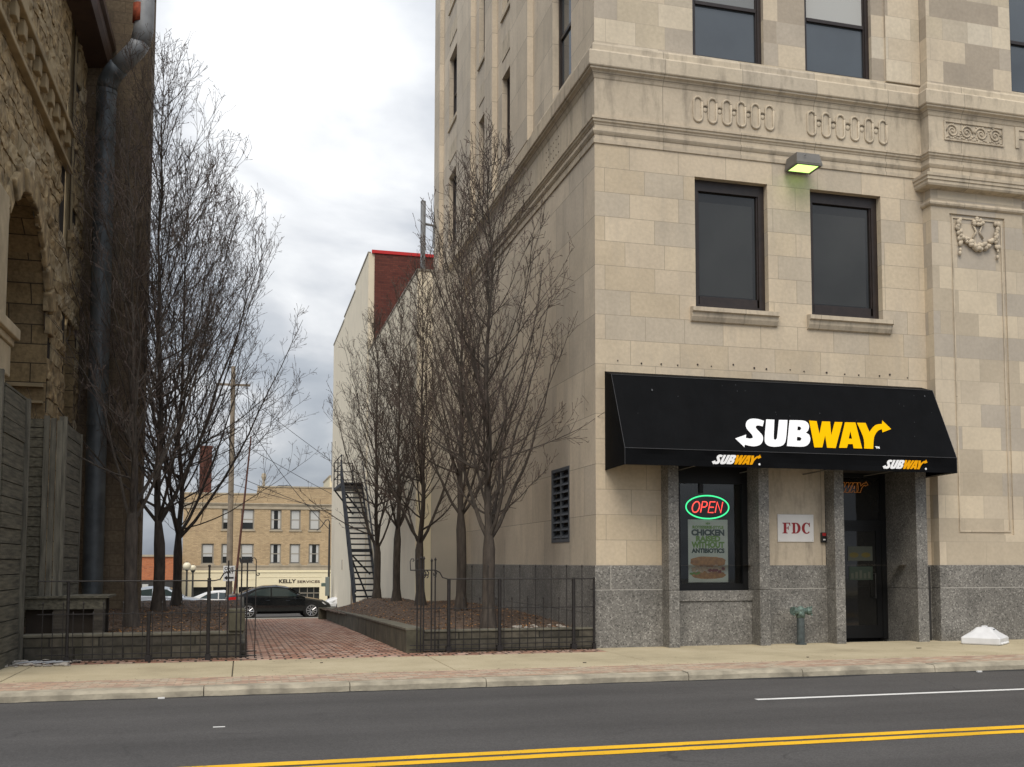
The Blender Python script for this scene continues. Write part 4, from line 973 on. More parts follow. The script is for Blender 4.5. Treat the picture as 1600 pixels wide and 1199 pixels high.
# ================================================================ small things on the shopfront
def fdc():
    S = empty('fdc_sign', (10.52, YF - .03, 2.26), 'white rectangular plaque with three dark red serif letters on tan panel', 'sign')
    x0, x1, z0, z1, y = 10.10, 10.89, 1.99, 2.53, YF - .035
    b = MB(); b.box(x0, x1, y, YF - .012, z0, z1); b.build('plate', 'sign_white', S, bevel=.004)
    bb = MB()
    for cx in (x0 + .03, x1 - .03):
        for cz in (z0 + .03, z1 - .03): bb.tube([(cx, y, cz), (cx, y - .006, cz)], .008, 8)
    bb.build('screw', 'alloy', S)
    O = (0, y - .001, 0); U, V = (1, 0, 0), (0, 0, 1)
    def F(x, z):   # serif letters drawn as outlines, cap height .21
        b = MB(); P = lambda pts: [(x + a, z + c) for a, c in pts]
        b.poly(P([(0, 0), (.11, 0), (.11, .014), (.085, .022), (.085, .098), (.115, .098), (.125, .07), (.135, .07), (.135, .145), (.125, .145), (.115, .115), (.085, .115), (.085, .195), (.14, .195), (.162, .15), (.172, .15), (.168, .212), (0, .212), (0, .198), (.028, .19), (.028, .022), (0, .014)]), [], O, U, V, .003)
        b.build('letter', 'sign_red', S)
    def D(x, z):
        b = MB(); o = [(0, 0), (.10, 0)] + [(.10 + .098 * math.sin(t), .106 - .106 * math.cos(t)) for t in [math.pi * k / 12 for k in range(1, 12)]] + [(.10, .212), (0, .212), (0, .198), (.026, .19), (.026, .022), (0, .014)]
        h = [(.078, .018)] + [(.09 + .046 * math.sin(t), .106 - .088 * math.cos(t)) for t in [math.pi * k / 12 for k in range(0, 13)]] + [(.078, .194)]
        b.poly([(x + a, z + c) for a, c in o], [[(x + a, z + c) for a, c in h]], O, U, V, .003); b.build('letter', 'sign_red', S)
    def C(x, z):
        b = MB(); c0 = (.10, .106)
        out_ = [(c0[0] + .10 * math.cos(t), c0[1] + .112 * math.sin(t)) for t in [R(42) + R(276) * k / 20 for k in range(21)]]
        inn = [(c0[0] + .012 + .052 * math.cos(t), c0[1] + .092 * math.sin(t)) for t in [R(318) - R(276) * k / 20 for k in range(21)]]
        b.poly([(x + a, z + c) for a, c in out_ + inn], [], O, U, V, .003)
        b.poly([(x + a, z + c) for a, c in [(.165, .135), (.178, .135), (.178, .215), (.168, .215), (.155, .18)]], [], O, U, V, .0028)
        b.build('letter', 'sign_red', S)
    F(10.20, 2.155); D(10.40, 2.155); C(10.625, 2.155)
    # alarm / entry box
    K = empty('alarm_box', (11.12, YF, 2.08), 'small black and red wall box right of the lettered plaque', 'alarm box')
    b = MB(); b.box(11.045, 11.155, YF - .07, YF - .013, 1.98, 2.18); b.build('case', 'black_plastic', K, bevel=.008)
    b = MB(); b.box(11.06, 11.14, YF - .078, YF - .071, 2.11, 2.17); b.build('lens', 'red_plastic', K, bevel=.003)
    b = MB(); b.box(11.075, 11.125, YF - .0745, YF - .0705, 2.025, 2.05); b.build('badge', 'sign_white', K)
    # standpipe
    K = empty('fire_standpipe', (10.42, 18.32, 0), 'grey standpipe with green twin hose inlets standing before granite panel', 'standpipe')
    x, y = 10.42, 18.33
    b = MB(); b.tube([(x, y, 0), (x, y, .56)], .075, 14); b.build('pipe', 'old_pipe', K, smooth=False)
    b = MB(); b.tube([(x, y, .0), (x, y, .025)], .11, 14); b.build('flange', 'old_pipe', K)
    b = MB(); b.tube([(x, y, .52), (x, y, .6), (x, y, .68)], [.082, .088, .07], 12); b.tube([(x - .14, y - .03, .65), (x, y, .645), (x + .15, y - .04, .65)], .062, 10); b.ball((x, y, .66), .085, 10, 8); b.build('inlet_head', 'verdigris', K, smooth=True)
    for s_ in (-1, 1):
        b = MB(); c = (x + s_ * .155, y - .035, .65); b.tube([(x + s_ * .13, y - .03, .65), (x + s_ * .20, y - .05, .652)], .078, 12)
        for a in range(3): b.ball((x + s_ * .19 , y - .05 + .085 * math.cos(a * 2.1), .65 + .085 * math.sin(a * 2.1)), .02, 6, 4)
        b.build('inlet_cap', 'verdigris', K)
    # light fixture
    K = empty('wall_light', (10.72, YF, 9.55), 'boxy grey wall floodlight glowing green between two upper windows', 'lamp')
    x0, x1, y0 = 10.36, 10.93, YF - .55
    # box projecting with slanted underside
    b = MB(); zt, zb = 9.70, 9.45
    vs = [(x0, y0, zb + .03), (x1, y0, zb + .03), (x1, YF - .06, zb), (x0, YF - .06, zb), (x0 + .05, y0 + .08, zt), (x1 - .02, y0 + .08, zt), (x1 - .02, YF - .06, zt), (x0 + .05, YF - .06, zt)]
    b.add(vs, [(4, 5, 6, 7), (0, 1, 5, 4), (1, 2, 6, 5), (2, 3, 7, 6), (3, 0, 4, 7)])
    # rim under
    for (a, c, d, e) in ((x0, x1, y0, y0 + .05), (x0, x0 + .05, y0 + .05, YF - .11), (x1 - .05, x1, y0 + .05, YF - .11), (x0, x1, YF - .11, YF - .06)): b.box(a, c, d, e, zb - .01, zb + .025)
    b.build('housing', 'lamp_housing', K)
    b = MB(); b.box(x0 + .05, x1 - .05, y0 + .05, YF - .11, zb + .0, zb + .012); b.build('lens', 'lamp_lens', K)
    b = MB(); b.box(x0 + .15, x1 - .15, YF - .06, YF, zb + .04, zt - .04); b.tube([(x0 + .2, y0 + .02, 9.62), (x0 + .2, y0 - .0, 9.62)], .014, 8); b.build('bracket', 'lamp_housing', K)
    # umbrella base, ballast
    K = empty('ballast_block', (13.95, 17.45, 0), 'white plastic pyramid ballast block sitting on pavement by granite wall', 'ballast block')
    cx, cy = 13.95, 17.50
    b = MB(); ang = R(38)
    def ringp(h, z, ch):
        pts = []
        for (a, c) in ((h, ch), (ch, h), (-ch, h), (-h, ch), (-h, -ch), (-ch, -h), (ch, -h), (h, -ch)):
            pts.append((cx + a * math.cos(ang) - c * math.sin(ang), cy + a * math.sin(ang) + c * math.cos(ang), z))
        return pts
    ls = [(.35, .01, .33), (.36, .03, .34), (.36, .13, .34), (.34, .15, .32), (.22, .24, .18), (.215, .245, .17), (.13, .325, .10), (.05, .33, .045), (.045, .355, .04), (.0, .36, .0)]
    rings = [ringp(*l) for l in ls]
    for r1, r2 in zip(rings[:-1], rings[1:]):
        for k in range(8): b.quad(r1[k], r1[(k + 1) % 8], r2[(k + 1) % 8], r2[k])
    b.build('ballast_body', 'white_plastic', K)
    b = MB()
    for k in range(5):
        t = -.24 + k * .12
        px = cx + t * math.cos(ang - R(90) + R(90)) + .362 * math.sin(ang); py = cy + t * math.sin(ang) - .362 * math.cos(ang)
        b.ball((px, py, .035), .028, 7, 5, (1, 1, .9))
    b.build('foot', 'white_plastic', K)
    b = MB(); q = Vector((cx + .17 * math.sin(ang) , cy - .17 * math.cos(ang), .285)); d = Vector((math.cos(ang), math.sin(ang), 0)); b.tube([q - d * .05, q + d * .05], .014, 6); b.build('grip_slot', 'old_pipe', K)
fdc()

def open_sign():
    S = empty('open_sign', (8.72, 18.86, 2.65), 'glowing red and green oval neon sign hanging in shop window', 'neon sign')
    y = 18.85; cx, cz = 8.725, 2.665
    b = MB(); b.tube([(cx + .455 * math.cos(t), y, cz + .225 * math.sin(t)) for t in [2 * math.pi * k / 48 for k in range(49)]], .0135, 8); b.build('ring_tube', 'neon_green', S)
    b = MB()
    for dx in (-.3, .3): b.tube([(cx + dx, y + .02, cz + .15), (cx + dx, y + .02, 3.5)], .003, 4)
    b.build('hanging_wire', 'black_plastic', S)
    sh = .22
    def P(pts, x): return [(cx + x + px + sh * pz, y, cz + pz) for px, pz in pts]
    h = .105
    strokes = {'O': [[(.075 * math.cos(t), h * math.sin(t)) for t in [2 * math.pi * k / 24 for k in range(25)]]],
               'P': [[(-.05, -h), (-.05, h), (.02, h), (.055, h * .75), (.055, h * .3), (.02, 0), (-.05, 0)]],
               'E': [[(.06, h), (-.05, h), (-.05, -h), (.06, -h)], [(-.05, 0), (.045, 0)]],
               'N': [[(-.06, -h), (-.06, h), (.06, -h), (.06, h)]]}
    for L_, x in (('O', -.245), ('P', -.075), ('E', .085), ('N', .245)):
        b = MB()
        for s_ in strokes[L_]: b.tube(P(s_, x), .0115, 7)
        b.build('letter_tube', 'neon_red', S)
    # poster
    Q = empty('window_poster', (8.72, 18.9, 1.2), 'tall pale poster with green lettering and sandwich picture behind shop glass', 'poster')
    x0, x1, z0, z1, y = 8.30, 9.14, 1.20, 2.42, 18.83
    b = MB(); b.box(x0, x1, y, y + .006, z0, z1); b.build('sheet', 'poster_paper', Q)
    cx = (x0 + x1) / 2; U, V = (1, 0, 0), (0, 0, 1)
    for body, sz, z, wd, m_ in (('NEW', .055, 2.325, .10, 'poster_green'), ('ROTISSERIE-STYLE', .075, 2.245, .66, 'poster_green'), ('CHICKEN', .155, 2.115, .70, 'poster_dark_green'), ('RAISED', .14, 2.000, .52, 'poster_green'), ('WITHOUT', .155, 1.875, .70, 'poster_green'), ('ANTIBIOTICS', .115, 1.775, .70, 'poster_dark_green')):
        text_mb(body, sz, (cx, y - .001, z), U, V, .001, bold=.009 * sz / .15, width=wd).build('printed_word', m_, Q)
    def blob(c, rx, rz, m_, seed, jag=.12, dy=0.0):
        r = random.Random(seed); b = MB(); n = 26
        b.poly([(c[0] + rx * math.copysign(abs(math.cos(t)) ** .75, math.cos(t)) * (1 + r.uniform(-jag, jag)), c[1] + rz * math.copysign(abs(math.sin(t)) ** .8, math.sin(t)) * (1 + r.uniform(-jag, jag))) for t in [2 * math.pi * k / n for k in range(n)]], [], (0, y - .001 - dy, 0), U, V, .001)
        b.build('printed_food', m_, Q)
    blob((cx - .01, 1.60), .38, .10, 'bread', 1, .05, .000)
    blob((cx, 1.345), .36, .075, 'bread', 2, .06, .000)
    r = random.Random(8)
    for k in range(9): blob((cx - .31 + k * .078, 1.46 + r.uniform(-.03, .03)), .055, .05, 'chicken', 20 + k, .25, .0012 + .0002 * k)
    for k in range(5): blob((cx + .03 + k * .07, 1.44 + r.uniform(-.05, .04)), .04, .028, 'tomato', 40 + k, .3, .0034 + .0002 * k)
    for k in range(4): blob((cx - .36 + k * .05, 1.42 + r.uniform(-.06, .02)), .035, .02, 'poster_green', 50 + k, .3, .0046 + .0002 * k)
    # outlined lit logo inside the door transom
    T = empty('transom_sign', (11.1, 19.27, 3.05), 'dim amber outline lettering above the recessed shop door', 'neon sign')
    logo((11.385, 19.26, 3.02), (1, 0, 0), (0, 0, 1), .345, T, outline=.0045)
open_sign()

# ================================================================ annex, escape-stair building
def annex():
    K = empty('annex', (4.9, 30.9, 0), 'low stuccoed annex behind the bare trees with capped parapet', 'building')
    b = MB(); b.box(4.9, 20, 30.93, 43.9, -2, 10.35); b.build('wall', 'stucco', K)
    b = MB(); b.box(4.875, 20, 30.90, 43.89, 10.35, 10.41); b.build('coping', 'window_trim', K)
    b = MB(); b.tube([(5.1, 31.2, 10.4), (5.1, 31.2, 12.6)], .08, 8); b.tube([(5.1, 31.2, 11.9), (5.45, 31.3, 11.9), (5.45, 31.3, 11.2)], .045, 6); b.build('flue', 'duct_white', K)
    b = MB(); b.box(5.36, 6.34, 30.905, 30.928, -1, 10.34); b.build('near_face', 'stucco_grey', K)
    b = MB(); b.box(4.92, 5.35, 30.90, 30.928, -.5, 3.6); b.build('corner_post', 'cream_paint', K)
    S = empty('tall_stucco_building', (4.87, 43.9, 0), 'tall cream stucco building with dark red brick face and red coping', 'building')
    b = MB()
    for (y0, y1, z) in ((43.92, 49.3, 14.62), (49.3, 54.9, 14.35), (54.9, 61.6, 14.2)):
        b.box(4.87, 22, y0, y1 - .0005, -2.5, z)
    b.build('wall', 'stucco', S)
    b = MB()
    for (y0, y1, z) in ((43.92, 49.3, 14.62), (49.32, 54.9, 14.35), (54.92, 61.6, 14.2)): b.box(4.84, 4.97, y0, y1, z, z + .07)
    b.build('coping', 'window_trim', S)
    b = MB(); b.box(5.12, 21.9, 43.86, 43.915, 10.5, 14.62); b.build('brick_face', 'dark_red_brick', S)
    b = MB(); b.box(5.0, 22, 43.82, 43.95, 14.625, 14.76); b.build('red_coping', 'red_coping', S)
    b = MB()
    b.poly([(56.4, -.9), (56.8, -.9), (56.8, .9), (56.72, 1.15), (56.6, 1.22), (56.48, 1.15), (56.4, .9)], [], (4.865, 0, 0), (0, 1, 0), (0, 0, 1), -.02) if False else b.box(4.83, 4.87, 49.0, 49.5, -1, .95)
    b.build('hatch', 'pole_wood', S)
    b = MB(); b.box(4.84, 4.87, 54.2, 54.5, 1.2, 1.7); b.build('outlet_box', 'stucco_grey', S)
annex()

def fire_escape():
    F = empty('fire_escape', (4.4, 39.3, -.5), 'dark steel outside stair with open treads on cream wall', 'stairs')
    xa, xb = 3.98, 4.84
    y0, z0, y1, z1 = 38.7, -.55, 45.3, 4.97
    n = 25
    T = (y1 - y0) / n; H = (z1 - z0) / n
    first = None
    for k in range(n):
        y = y0 + T * (k + .5); z = z0 + H * (k + 1)
        if k == 11: continue
        if first is None:
            b = MB(); b.box(xa + .02, xb - .02, y - .13, y + .12, z - .06, z); first = b.build('tread', 'steel_escape', F); fy, fz = y, z
        else:
            c = first.copy(); COL.objects.link(c); c.parent = F; c.location = (0, y - fy, z - fz)
    ky = y0 + T * 11.5; kz = z0 + H * 12
    bbox_part('mid_landing', xa, xb, ky - .35, ky + .3, kz - .12, kz, 'steel_escape', F)
    bbox_part('top_landing', xa - .02, 4.86, y1, 49.2, z1 - .12, z1, 'steel_escape', F)
    for x in (xa, xb):
        b = MB(); b.add([(x - .035, y0, z0 - .06), (x + .035, y0, z0 - .06), (x + .035, y1, z1 - .08), (x - .035, y1, z1 - .08), (x - .035, y0, z0 + .2), (x + .035, y0, z0 + .2), (x + .035, y1, z1 + .04), (x - .035, y1, z1 + .04)], [(0, 3, 2, 1), (4, 5, 6, 7), (0, 1, 5, 4), (1, 2, 6, 5), (2, 3, 7, 6), (3, 0, 4, 7)]); b.build('stringer', 'steel_escape', F)
    def rail(x):
        b = MB()
        for h in (.5, .95):
            b.tube([(x, y0, z0 + h + .1), (x, y1, z1 + h), ], .036, 6)
        for t in (0.0, .16, .33, .5, .66, .83, 1.0):
            y = y0 + (y1 - y0) * t; z = z0 + (z1 - z0) * t; b.tube([(x, y, z), (x, y, z + .97)], .022, 6)
        b.build('handrail', 'steel_escape', F)
    rail(xa - .03)
    b = MB(); b.tube([(xb + .03, y0 + .1, z0 + 1.0), (xb + .03, y1, z1 + .95)], .04, 6); b.build('handrail', 'steel_escape', F)
    b = MB()
    for h in (.42, .8, 1.2):
        b.tube([(xa, y1 + .02, z1 + h), (xa, 49.2, z1 + h), (4.84, 49.2, z1 + h)], .024, 6)
    for p in ((xa, y1 + .02), (xa, 47.2), (xa, 49.2), (4.82, 49.2)): b.tube([(*p, z1), (*p, z1 + 1.2)], .026, 6)
    b.build('landing_rail', 'steel_escape', F)
    b = MB(); b.tube([(xa, 46.0, z1 - .1), (4.84, 46.0, z1 - 1.2)], .04, 6); b.tube([(xa, 48.8, z1 - .1), (4.84, 48.8, z1 - 1.2)], .04, 6)
    b.tube([(xb, ky - 1.8, -.5), (xa, ky, kz - .1)], .035, 6); b.tube([(4.84, ky + .1, kz - 1.0), (xa, ky + .1, kz - .1)], .035, 6)
    b.build('brace', 'steel_escape', F)
fire_escape()

# ================================================================ left sandstone building
LX = -4.2
def sandstone():
    S = empty('sandstone_building', (LX, 17, 0), 'old rock-faced sandstone building with arched openings and string courses', 'building')
    rr = random.Random(21)
    # openings: big arch, upper lancet
    def inside(y, z, grow=0.0):
        cy, r, sp = 22.25, 2.25 + grow, 6.5
        if abs(y - cy) < r and z < sp: return True
        if z >= sp and (y - cy) ** 2 + ((z - sp) * .98) ** 2 < r * r: return True
        if 26.95 - grow < y < 28.3 and z < 7.6 + grow: return True
        c2, r2, s2 = 26.85, .42 + grow, 15.2
        if 8.8 < z < s2 and abs(y - c2) < r2: return True
        if z >= s2 and (y - c2) ** 2 + (z - s2) ** 2 < r2 * r2: return True
        return False
    b = MB(); z = -.4; row = 0
    while z < 19:
        h = rr.choice([.28, .34, .40, .46]); y = 15.0 + rr.uniform(-.5, 0)
        while y < 29.0:
            w_ = rr.uniform(.35, 1.05); ya, yb = y, min(y + w_, 29.0)
            cy, cz = (ya + yb) / 2, z + h / 2
            if not inside(cy, cz) and not inside(ya + .1, cz) and not inside(yb - .1, cz):
                p = rr.uniform(.0, .035); g = .009
                ny, nz = 8, 5; vs = []; tl1, tl2 = rr.uniform(-.03, .03), rr.uniform(-.03, .03)
                for j in range(nz):
                    for i in range(ny):
                        fy, fz = i / (ny - 1), j / (nz - 1)
                        edge = .6 + .4 * min(min(fy, 1 - fy) * 7, min(fz, 1 - fz) * 4, 1)
                        yy = ya + g + (yb - ya - 2 * g) * fy; zz = z + g + (h - 2 * g) * fz
                        d = edge * (p + tl1 * (fy - .5) + tl2 * (fz - .5) + .06 * noise.noise(Vector((yy * 3.1, zz * 3.7, 0))) + .045 * noise.noise(Vector((yy * 11, zz * 12, row))) )
                        vs.append((LX + max(-.02, d), yy + (.012 * noise.noise(Vector((yy * 9, zz * 9, 5)))), zz + .014 * noise.noise(Vector((yy * 9, zz * 9, 15)))))
                fs = [(j * ny + i, j * ny + i + 1, (j + 1) * ny + i + 1, (j + 1) * ny + i) for j in range(nz - 1) for i in range(ny - 1)]
                base = len(vs)
                # sides back into the joint
                border = [i for i in range(ny)] + [j * ny + ny - 1 for j in range(1, nz)] + [(nz - 1) * ny + i for i in range(ny - 2, -1, -1)] + [j * ny for j in range(nz - 2, 0, -1)]
                m_ = rr.choices([0, 1, 2], [6, 2, 1])[0]
                back = [(LX - .06, vs[q][1], vs[q][2]) for q in border]
                vs2 = vs + back
                for q in range(len(border)):
                    a_, b_ = border[q], border[(q + 1) % len(border)]
                    fs.append((a_, b_, base + (q + 1) % len(border), base + q))
                b.add(vs2, fs, m_)
            y = yb
            if yb >= 29.0: break
        z += h; row += 1
    b.build('rock_faced_wall', ['sandstone_block', 'sandstone_smooth', 'sandstone_pale'], S)
    # backing with holes left open: simple strips around openings
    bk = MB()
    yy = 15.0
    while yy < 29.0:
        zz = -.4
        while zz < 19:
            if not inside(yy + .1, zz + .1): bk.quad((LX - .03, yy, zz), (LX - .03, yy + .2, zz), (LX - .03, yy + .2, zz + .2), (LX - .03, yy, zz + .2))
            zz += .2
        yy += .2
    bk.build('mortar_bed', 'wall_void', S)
    # arch reveals
    def arch_reveal(cy, r, sp, z0, depth, name, m_):
        a = MB(); pts = [(cy + r, z0), (cy + r, sp)] + [(cy + r * math.cos(t), sp + r * math.sin(t)) for t in [math.pi * k / 16 for k in range(1, 16)]] + [(cy - r, sp), (cy - r, z0)]
        for (p, q) in zip(pts[:-1], pts[1:]):
            a.quad((LX + .02, p[0], p[1]), (LX - depth, p[0], p[1]), (LX - depth, q[0], q[1]), (LX + .02, q[0], q[1]))
        a.quad((LX - depth, cy - r - .3, z0), (LX - depth, cy + r + .3, z0), (LX - depth, cy + r + .3, sp + r + .3), (LX - depth, cy - r - .3, sp + r + .3))
        a.build(name, m_, S)
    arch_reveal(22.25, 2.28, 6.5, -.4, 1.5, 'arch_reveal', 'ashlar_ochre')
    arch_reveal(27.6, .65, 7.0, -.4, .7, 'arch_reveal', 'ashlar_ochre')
    arch_reveal(26.85, .43, 15.2, 8.8, .45, 'arch_reveal', 'sandstone_smooth')
    # voussoirs
    v = MB(); nv = 15
    for k in range(nv):
        t0, t1 = math.pi * k / nv + .012, math.pi * (k + 1) / nv - .012; r0, r1 = 2.26, 2.72 + rr.uniform(-.06, .08); p = rr.uniform(.05, .12)
        fr = [(22.25 + r * math.cos(t), 6.5 + r * math.sin(t)) for r, t in ((r0, t0), (r0, t1), (r1, t1), (r1, t0))]
        vs = [(LX + p, *q) for q in fr] + [(LX - .05, *q) for q in fr]
        v.add(vs, [(0, 1, 2, 3), (0, 4, 5, 1), (1, 5, 6, 2), (2, 6, 7, 3), (3, 7, 4, 0)])
    v.build('voussoir', 'sandstone_block', S, bevel=.03)
    # jamb ledges inside the arch
    j = MB()
    for zz, hh in ((4.55, .12), (5.35, .08), (5.0, .05)): j.box(LX - 1.45, LX - .02, 24.40, 24.52, zz, zz + hh)
    j.build('jamb_ledge', 'sandstone_smooth', S)
    # string courses with corbels between
    s_ = MB(); s_.box(LX, LX + .19, 15, 26.35, 11.62, 11.76); s_.box(LX, LX + .15, 15, 26.35, 10.75, 10.86)
    s_.build('string_course', 'sandstone_smooth', S, bevel=.02)
    y = 18.4
    while y < 26.2:
        s_ = MB(); s_.box(LX, LX + .13, y, y + .30, 11.30, 11.615); s_.build('corbel', 'sandstone_smooth', S, bevel=.02); y += .74
    # near pier with moulded impost
    p = MB(); p.box(LX - .6, -3.98, 15.5, 19.60, -.3, 4.75); p.box(LX - .6, -3.92, 15.5, 19.66, 4.75, 5.30); p.box(LX - .6, -4.0, 15.5, 19.58, 5.62, 7.9)
    p.build('pier', 'sandstone_pale', S, bevel=.03)
    p = MB(); p.box(LX - .6, -3.80, 15.5, 19.78, 5.42, 5.62); p.box(LX - .6, -3.88, 15.5, 19.70, 5.30, 5.42)
    p.build('impost', 'sandstone_pale', S, bevel=.02)
    # drip spouts
    # umber wing
    u = MB(); u.box(LX - 6, -2.62, 29.0, 30.1, -1.5, 22); u.build('brick_wing', 'umber_brick', S)
    # ragged edge stones of the wing
    e = MB(); z = -1
    while z < 21:
        h = rr.uniform(.18, .45); d = rr.uniform(.0, .05); e.box(-2.62 - .2, -2.62 + d, 28.98, 29.5, z, z + h); z += h
    e.build('quoin', 'umber_brick', S)
    # eaves gutter
    gq = MB(); pr = [(.02, 13.55), (.55, 13.62), (.62, 13.80), (.62, 14.05), (.70, 14.10), (.70, 14.28), (0, 14.3)]
    # box gutter shown near the wing
    for a, c in zip(pr[:-1], pr[1:]): gq.quad((LX + a[0], 24.6, a[1] + 1.0), (LX + a[0], 28.95, a[1] + 1.0), (LX + c[0], 28.95, c[1] + 1.0), (LX + c[0], 24.6, c[1] + 1.0))
    gq.add([(LX + a, 24.6, z + 1.0) for a, z in pr], [tuple(range(len(pr)))])
    gq.build('eaves_gutter', 'gutter_brown', S)
    return S
sandstone()
def duct():
    D = empty('downpipe', (-3.55, 28.0, 0), 'fat grey metal downpipe with elbow and rusty white upper length', 'pipe')
    r = .245
    b = MB(); x = -3.60; y = 28.2
    zt = 13.75
    b.tube([(x, y, -.5), (x, y, zt)], r, 20, cap=False); b.build('pipe', 'duct_grey', D, smooth=True)
    for z in (1.0, 2.9, 5.0, 7.4, 10.1, 12.3, 13.55):
        b = MB(); b.tube([(x, y, z), (x, y, z + .10)], r + .014, 20); b.build('collar', 'duct_grey', D)
    b = MB(); b.tube([(x, y, zt - .05), (x + .02, y - .02, zt + .12), (x + .16, y - .1, zt + .36), (x + .30, y - .18, zt + .5)], r + .006, 18); b.build('elbow', 'duct_grey', D, smooth=True)
    b = MB(); b.tube([(x + .28, y - .17, zt + .48), (x + .72, y - .32, zt + .95), (x + .83, y - .34, zt + 1.15)], r - .01, 18); b.build('offset_length', 'duct_white', D, smooth=True)
    b = MB(); b.tube([(x + .82, y - .34, zt + 1.1), (x + .88, y - .34, zt + 1.5), (x + .90, y - .34, zt + 4.0)], r - .0, 18); b.build('upper_length', 'duct_white', D, smooth=True)
    b = MB(); b.tube([(x + .79, y - .40, zt + 1.62), (x + .80, y - .40, zt + 2.1)], r - .06, 9); b.build('rust_sleeve', 'duct_rust', D, smooth=True)
duct()

def hoarding():
    H = empty('timber_hoarding', (-3.6, 17, 0), 'weathered grey plank hoarding closing the arch of the stone building', 'hoarding')
    def planks_x(x, y0, y1, z0, z1, h=.235):   # side plane facing +X
        b = MB(); z = z0; r = random.Random(int(y0 * 10))
        while z < z1 - .01:
            zz = min(z + h, z1); j = r.uniform(-.008, .008); b.box(x - .03 + j, x + j, y0, y1, z, zz - .014); z += h
        b.build('plank_panel', 'weathered_wood', H)
        bbox_part('backing', x - .08, x - .04, y0, y1, z0, z1, 'wall_void', H)
    def planks_y(y, x0, x1, z0, z1, h=.235):
        b = MB(); z = z0; r = random.Random(int(x0 * -10))
        while z < z1 - .01:
            zz = min(z + h, z1); j = r.uniform(-.008, .008); b.box(x0, x1, y + j, y + .03 + j, z, zz - .014); z += h
        b.build('plank_panel', 'weathered_wood', H)
        bbox_part('backing', x0, x1, y + .04, y + .08, z0, z1, 'wall_void', H)
    planks_x(-3.45, 17.05, 18.62, 0, 4.28)
    planks_y(19.5, -3.68, -3.34, .5, 4.05, .17)
    planks_x(-2.98, 19.62, 21.3, .5, 4.0)
    for (x, y, z1, w_) in ((-3.50, 16.98, 4.45, .08), (-3.42, 18.60, 4.25, .10), (-3.0, 19.55, 4.10, .09), (-3.0, 21.32, 4.0, .09)):
        bbox_part('corner_post', x - w_, x + .03, y - .05, y + .05, 0, z1, 'wood_post', H)
    for k in range(3):
        x = -3.33 + k * .105; bbox_part('vertical_board', x, x + .092, 19.47, 19.50, .5, 4.10 - .04 * k, 'wood_post', H)
    # pale downspout-like board at frame edge
    bbox_part('edge_board', -3.75, -3.60, 16.9, 16.96, 0, 4.5, 'duct_white', H)
    P = empty('timber_deck', (-3, 19.3, .4), 'low dark timber ledge over a void painted black behind the left fence', 'ledge')
    bbox_part('beam', -3.50, -2.25, 19.26, 19.42, .80, .98, 'weathered_wood', P)
    bbox_part('deck_board', -3.52, -2.2, 19.22, 20.4, .985, 1.02, 'weathered_wood', P)
    bbox_part('deck_post', -3.06, -2.86, 19.28, 19.40, -.1, .8, 'dark_wood', P)
    bbox_part('opening_shade_panel', -3.5, -2.42, 19.41, 19.45, .3, .80, 'wall_void', P)  # near-black panel paints the deep shade of the opening below the deck
    bbox_part('bracket', -2.42, -2.26, 19.24, 19.44, .35, .80, 'dark_wood', P)
    bbox_part('void_back', -3.5, -2.3, 20.2, 20.3, .2, .98, 'wall_void', P)
hoarding()

# ================================================================ planters and soil
def lerp(a, b, t): return a + (b - a) * t
def planters():
    L_ = empty('stone_planter', (-1.5, 18.6, 0), 'low mossy stone planter wall behind the left fence', 'planter')
    b = MB(); b.box(-3.4, -.02, 18.62, 18.92, -.3, .37); b.build('front_wall', 'planter_stone', L_, bevel=.02)
    b = MB(); b.box(-.24, .06, 18.93, 44.0, -1.3, .20); b.build('side_wall', 'planter_stone', L_, bevel=.02)
    b = MB(); b.box(-3.42, .03, 18.60, 18.95, .372, .42)
    b.build('cap', 'planter_cap', L_, bevel=.012)
    b = MB(); b.box(-.22, .05, 18.56, 18.95, .425, .80); b.build('end_block', 'planter_concrete', L_, bevel=.02)
    R_ = empty('concrete_planter', (3.2, 18.6, 0), 'long sloping concrete planter wall along the brick alley path', 'planter')
    b = MB(); cap = MB()
    x0a, x0b = 2.80, 3.36
    ya, yb = 18.62, 44.5
    n = 10
    for i in range(n):
        t0, t1 = i / n, (i + 1) / n - .0015
        A = []
        for t in (t0, t1):
            y = lerp(ya, yb, t); x = lerp(x0a, x0b, t); zt = lerp(.43, -.28, t)
            A.append((x, y, zt))
        for mb, w0, w1, dz0, dz1 in ((b, 0, .30, -2.0, -.05), (cap, -.012, .32, -.048, 0)):
            vs = []
            for (x, y, zt) in A:
                vs += [(x + w0, y, zt + dz0), (x + w1, y, zt + dz0), (x + w1, y, zt + dz1), (x + w0, y, zt + dz1)]
            mb.add(vs, [(0, 1, 2, 3), (4, 7, 6, 5), (0, 4, 5, 1), (1, 5, 6, 2), (2, 6, 7, 3), (3, 7, 4, 0)])
    b.build('side_wall', 'planter_concrete', R_); cap.build('cap', 'planter_cap', R_, bevel=.01)
    b = MB(); b.box(3.11, 6.31, 18.64, 18.90, -.3, .34); b.build('front_wall', 'planter_stone', R_, bevel=.02)
    b = MB(); b.box(3.13, 6.31, 18.62, 18.93, .343, .38); b.build('cap', 'planter_cap', R_, bevel=.012)
    b = MB(); b.box(3.05, 3.4, 44.5, 44.8, -1.6, -.3); b.build('end_wall', 'planter_concrete', R_)
def soilz_r(x, y):
    t = min(1, max(0, (y - 19) / 5)); z = .30 + .14 * t * t * (3 - 2 * t)
    if y > 34: z -= (y - 34) * .075
    edge = min(1, max(0, (x - 3.1) / .8))
    zw = lerp(.43, -.28, (y - 18.6) / 26) - .06
    return lerp(zw, z, edge)
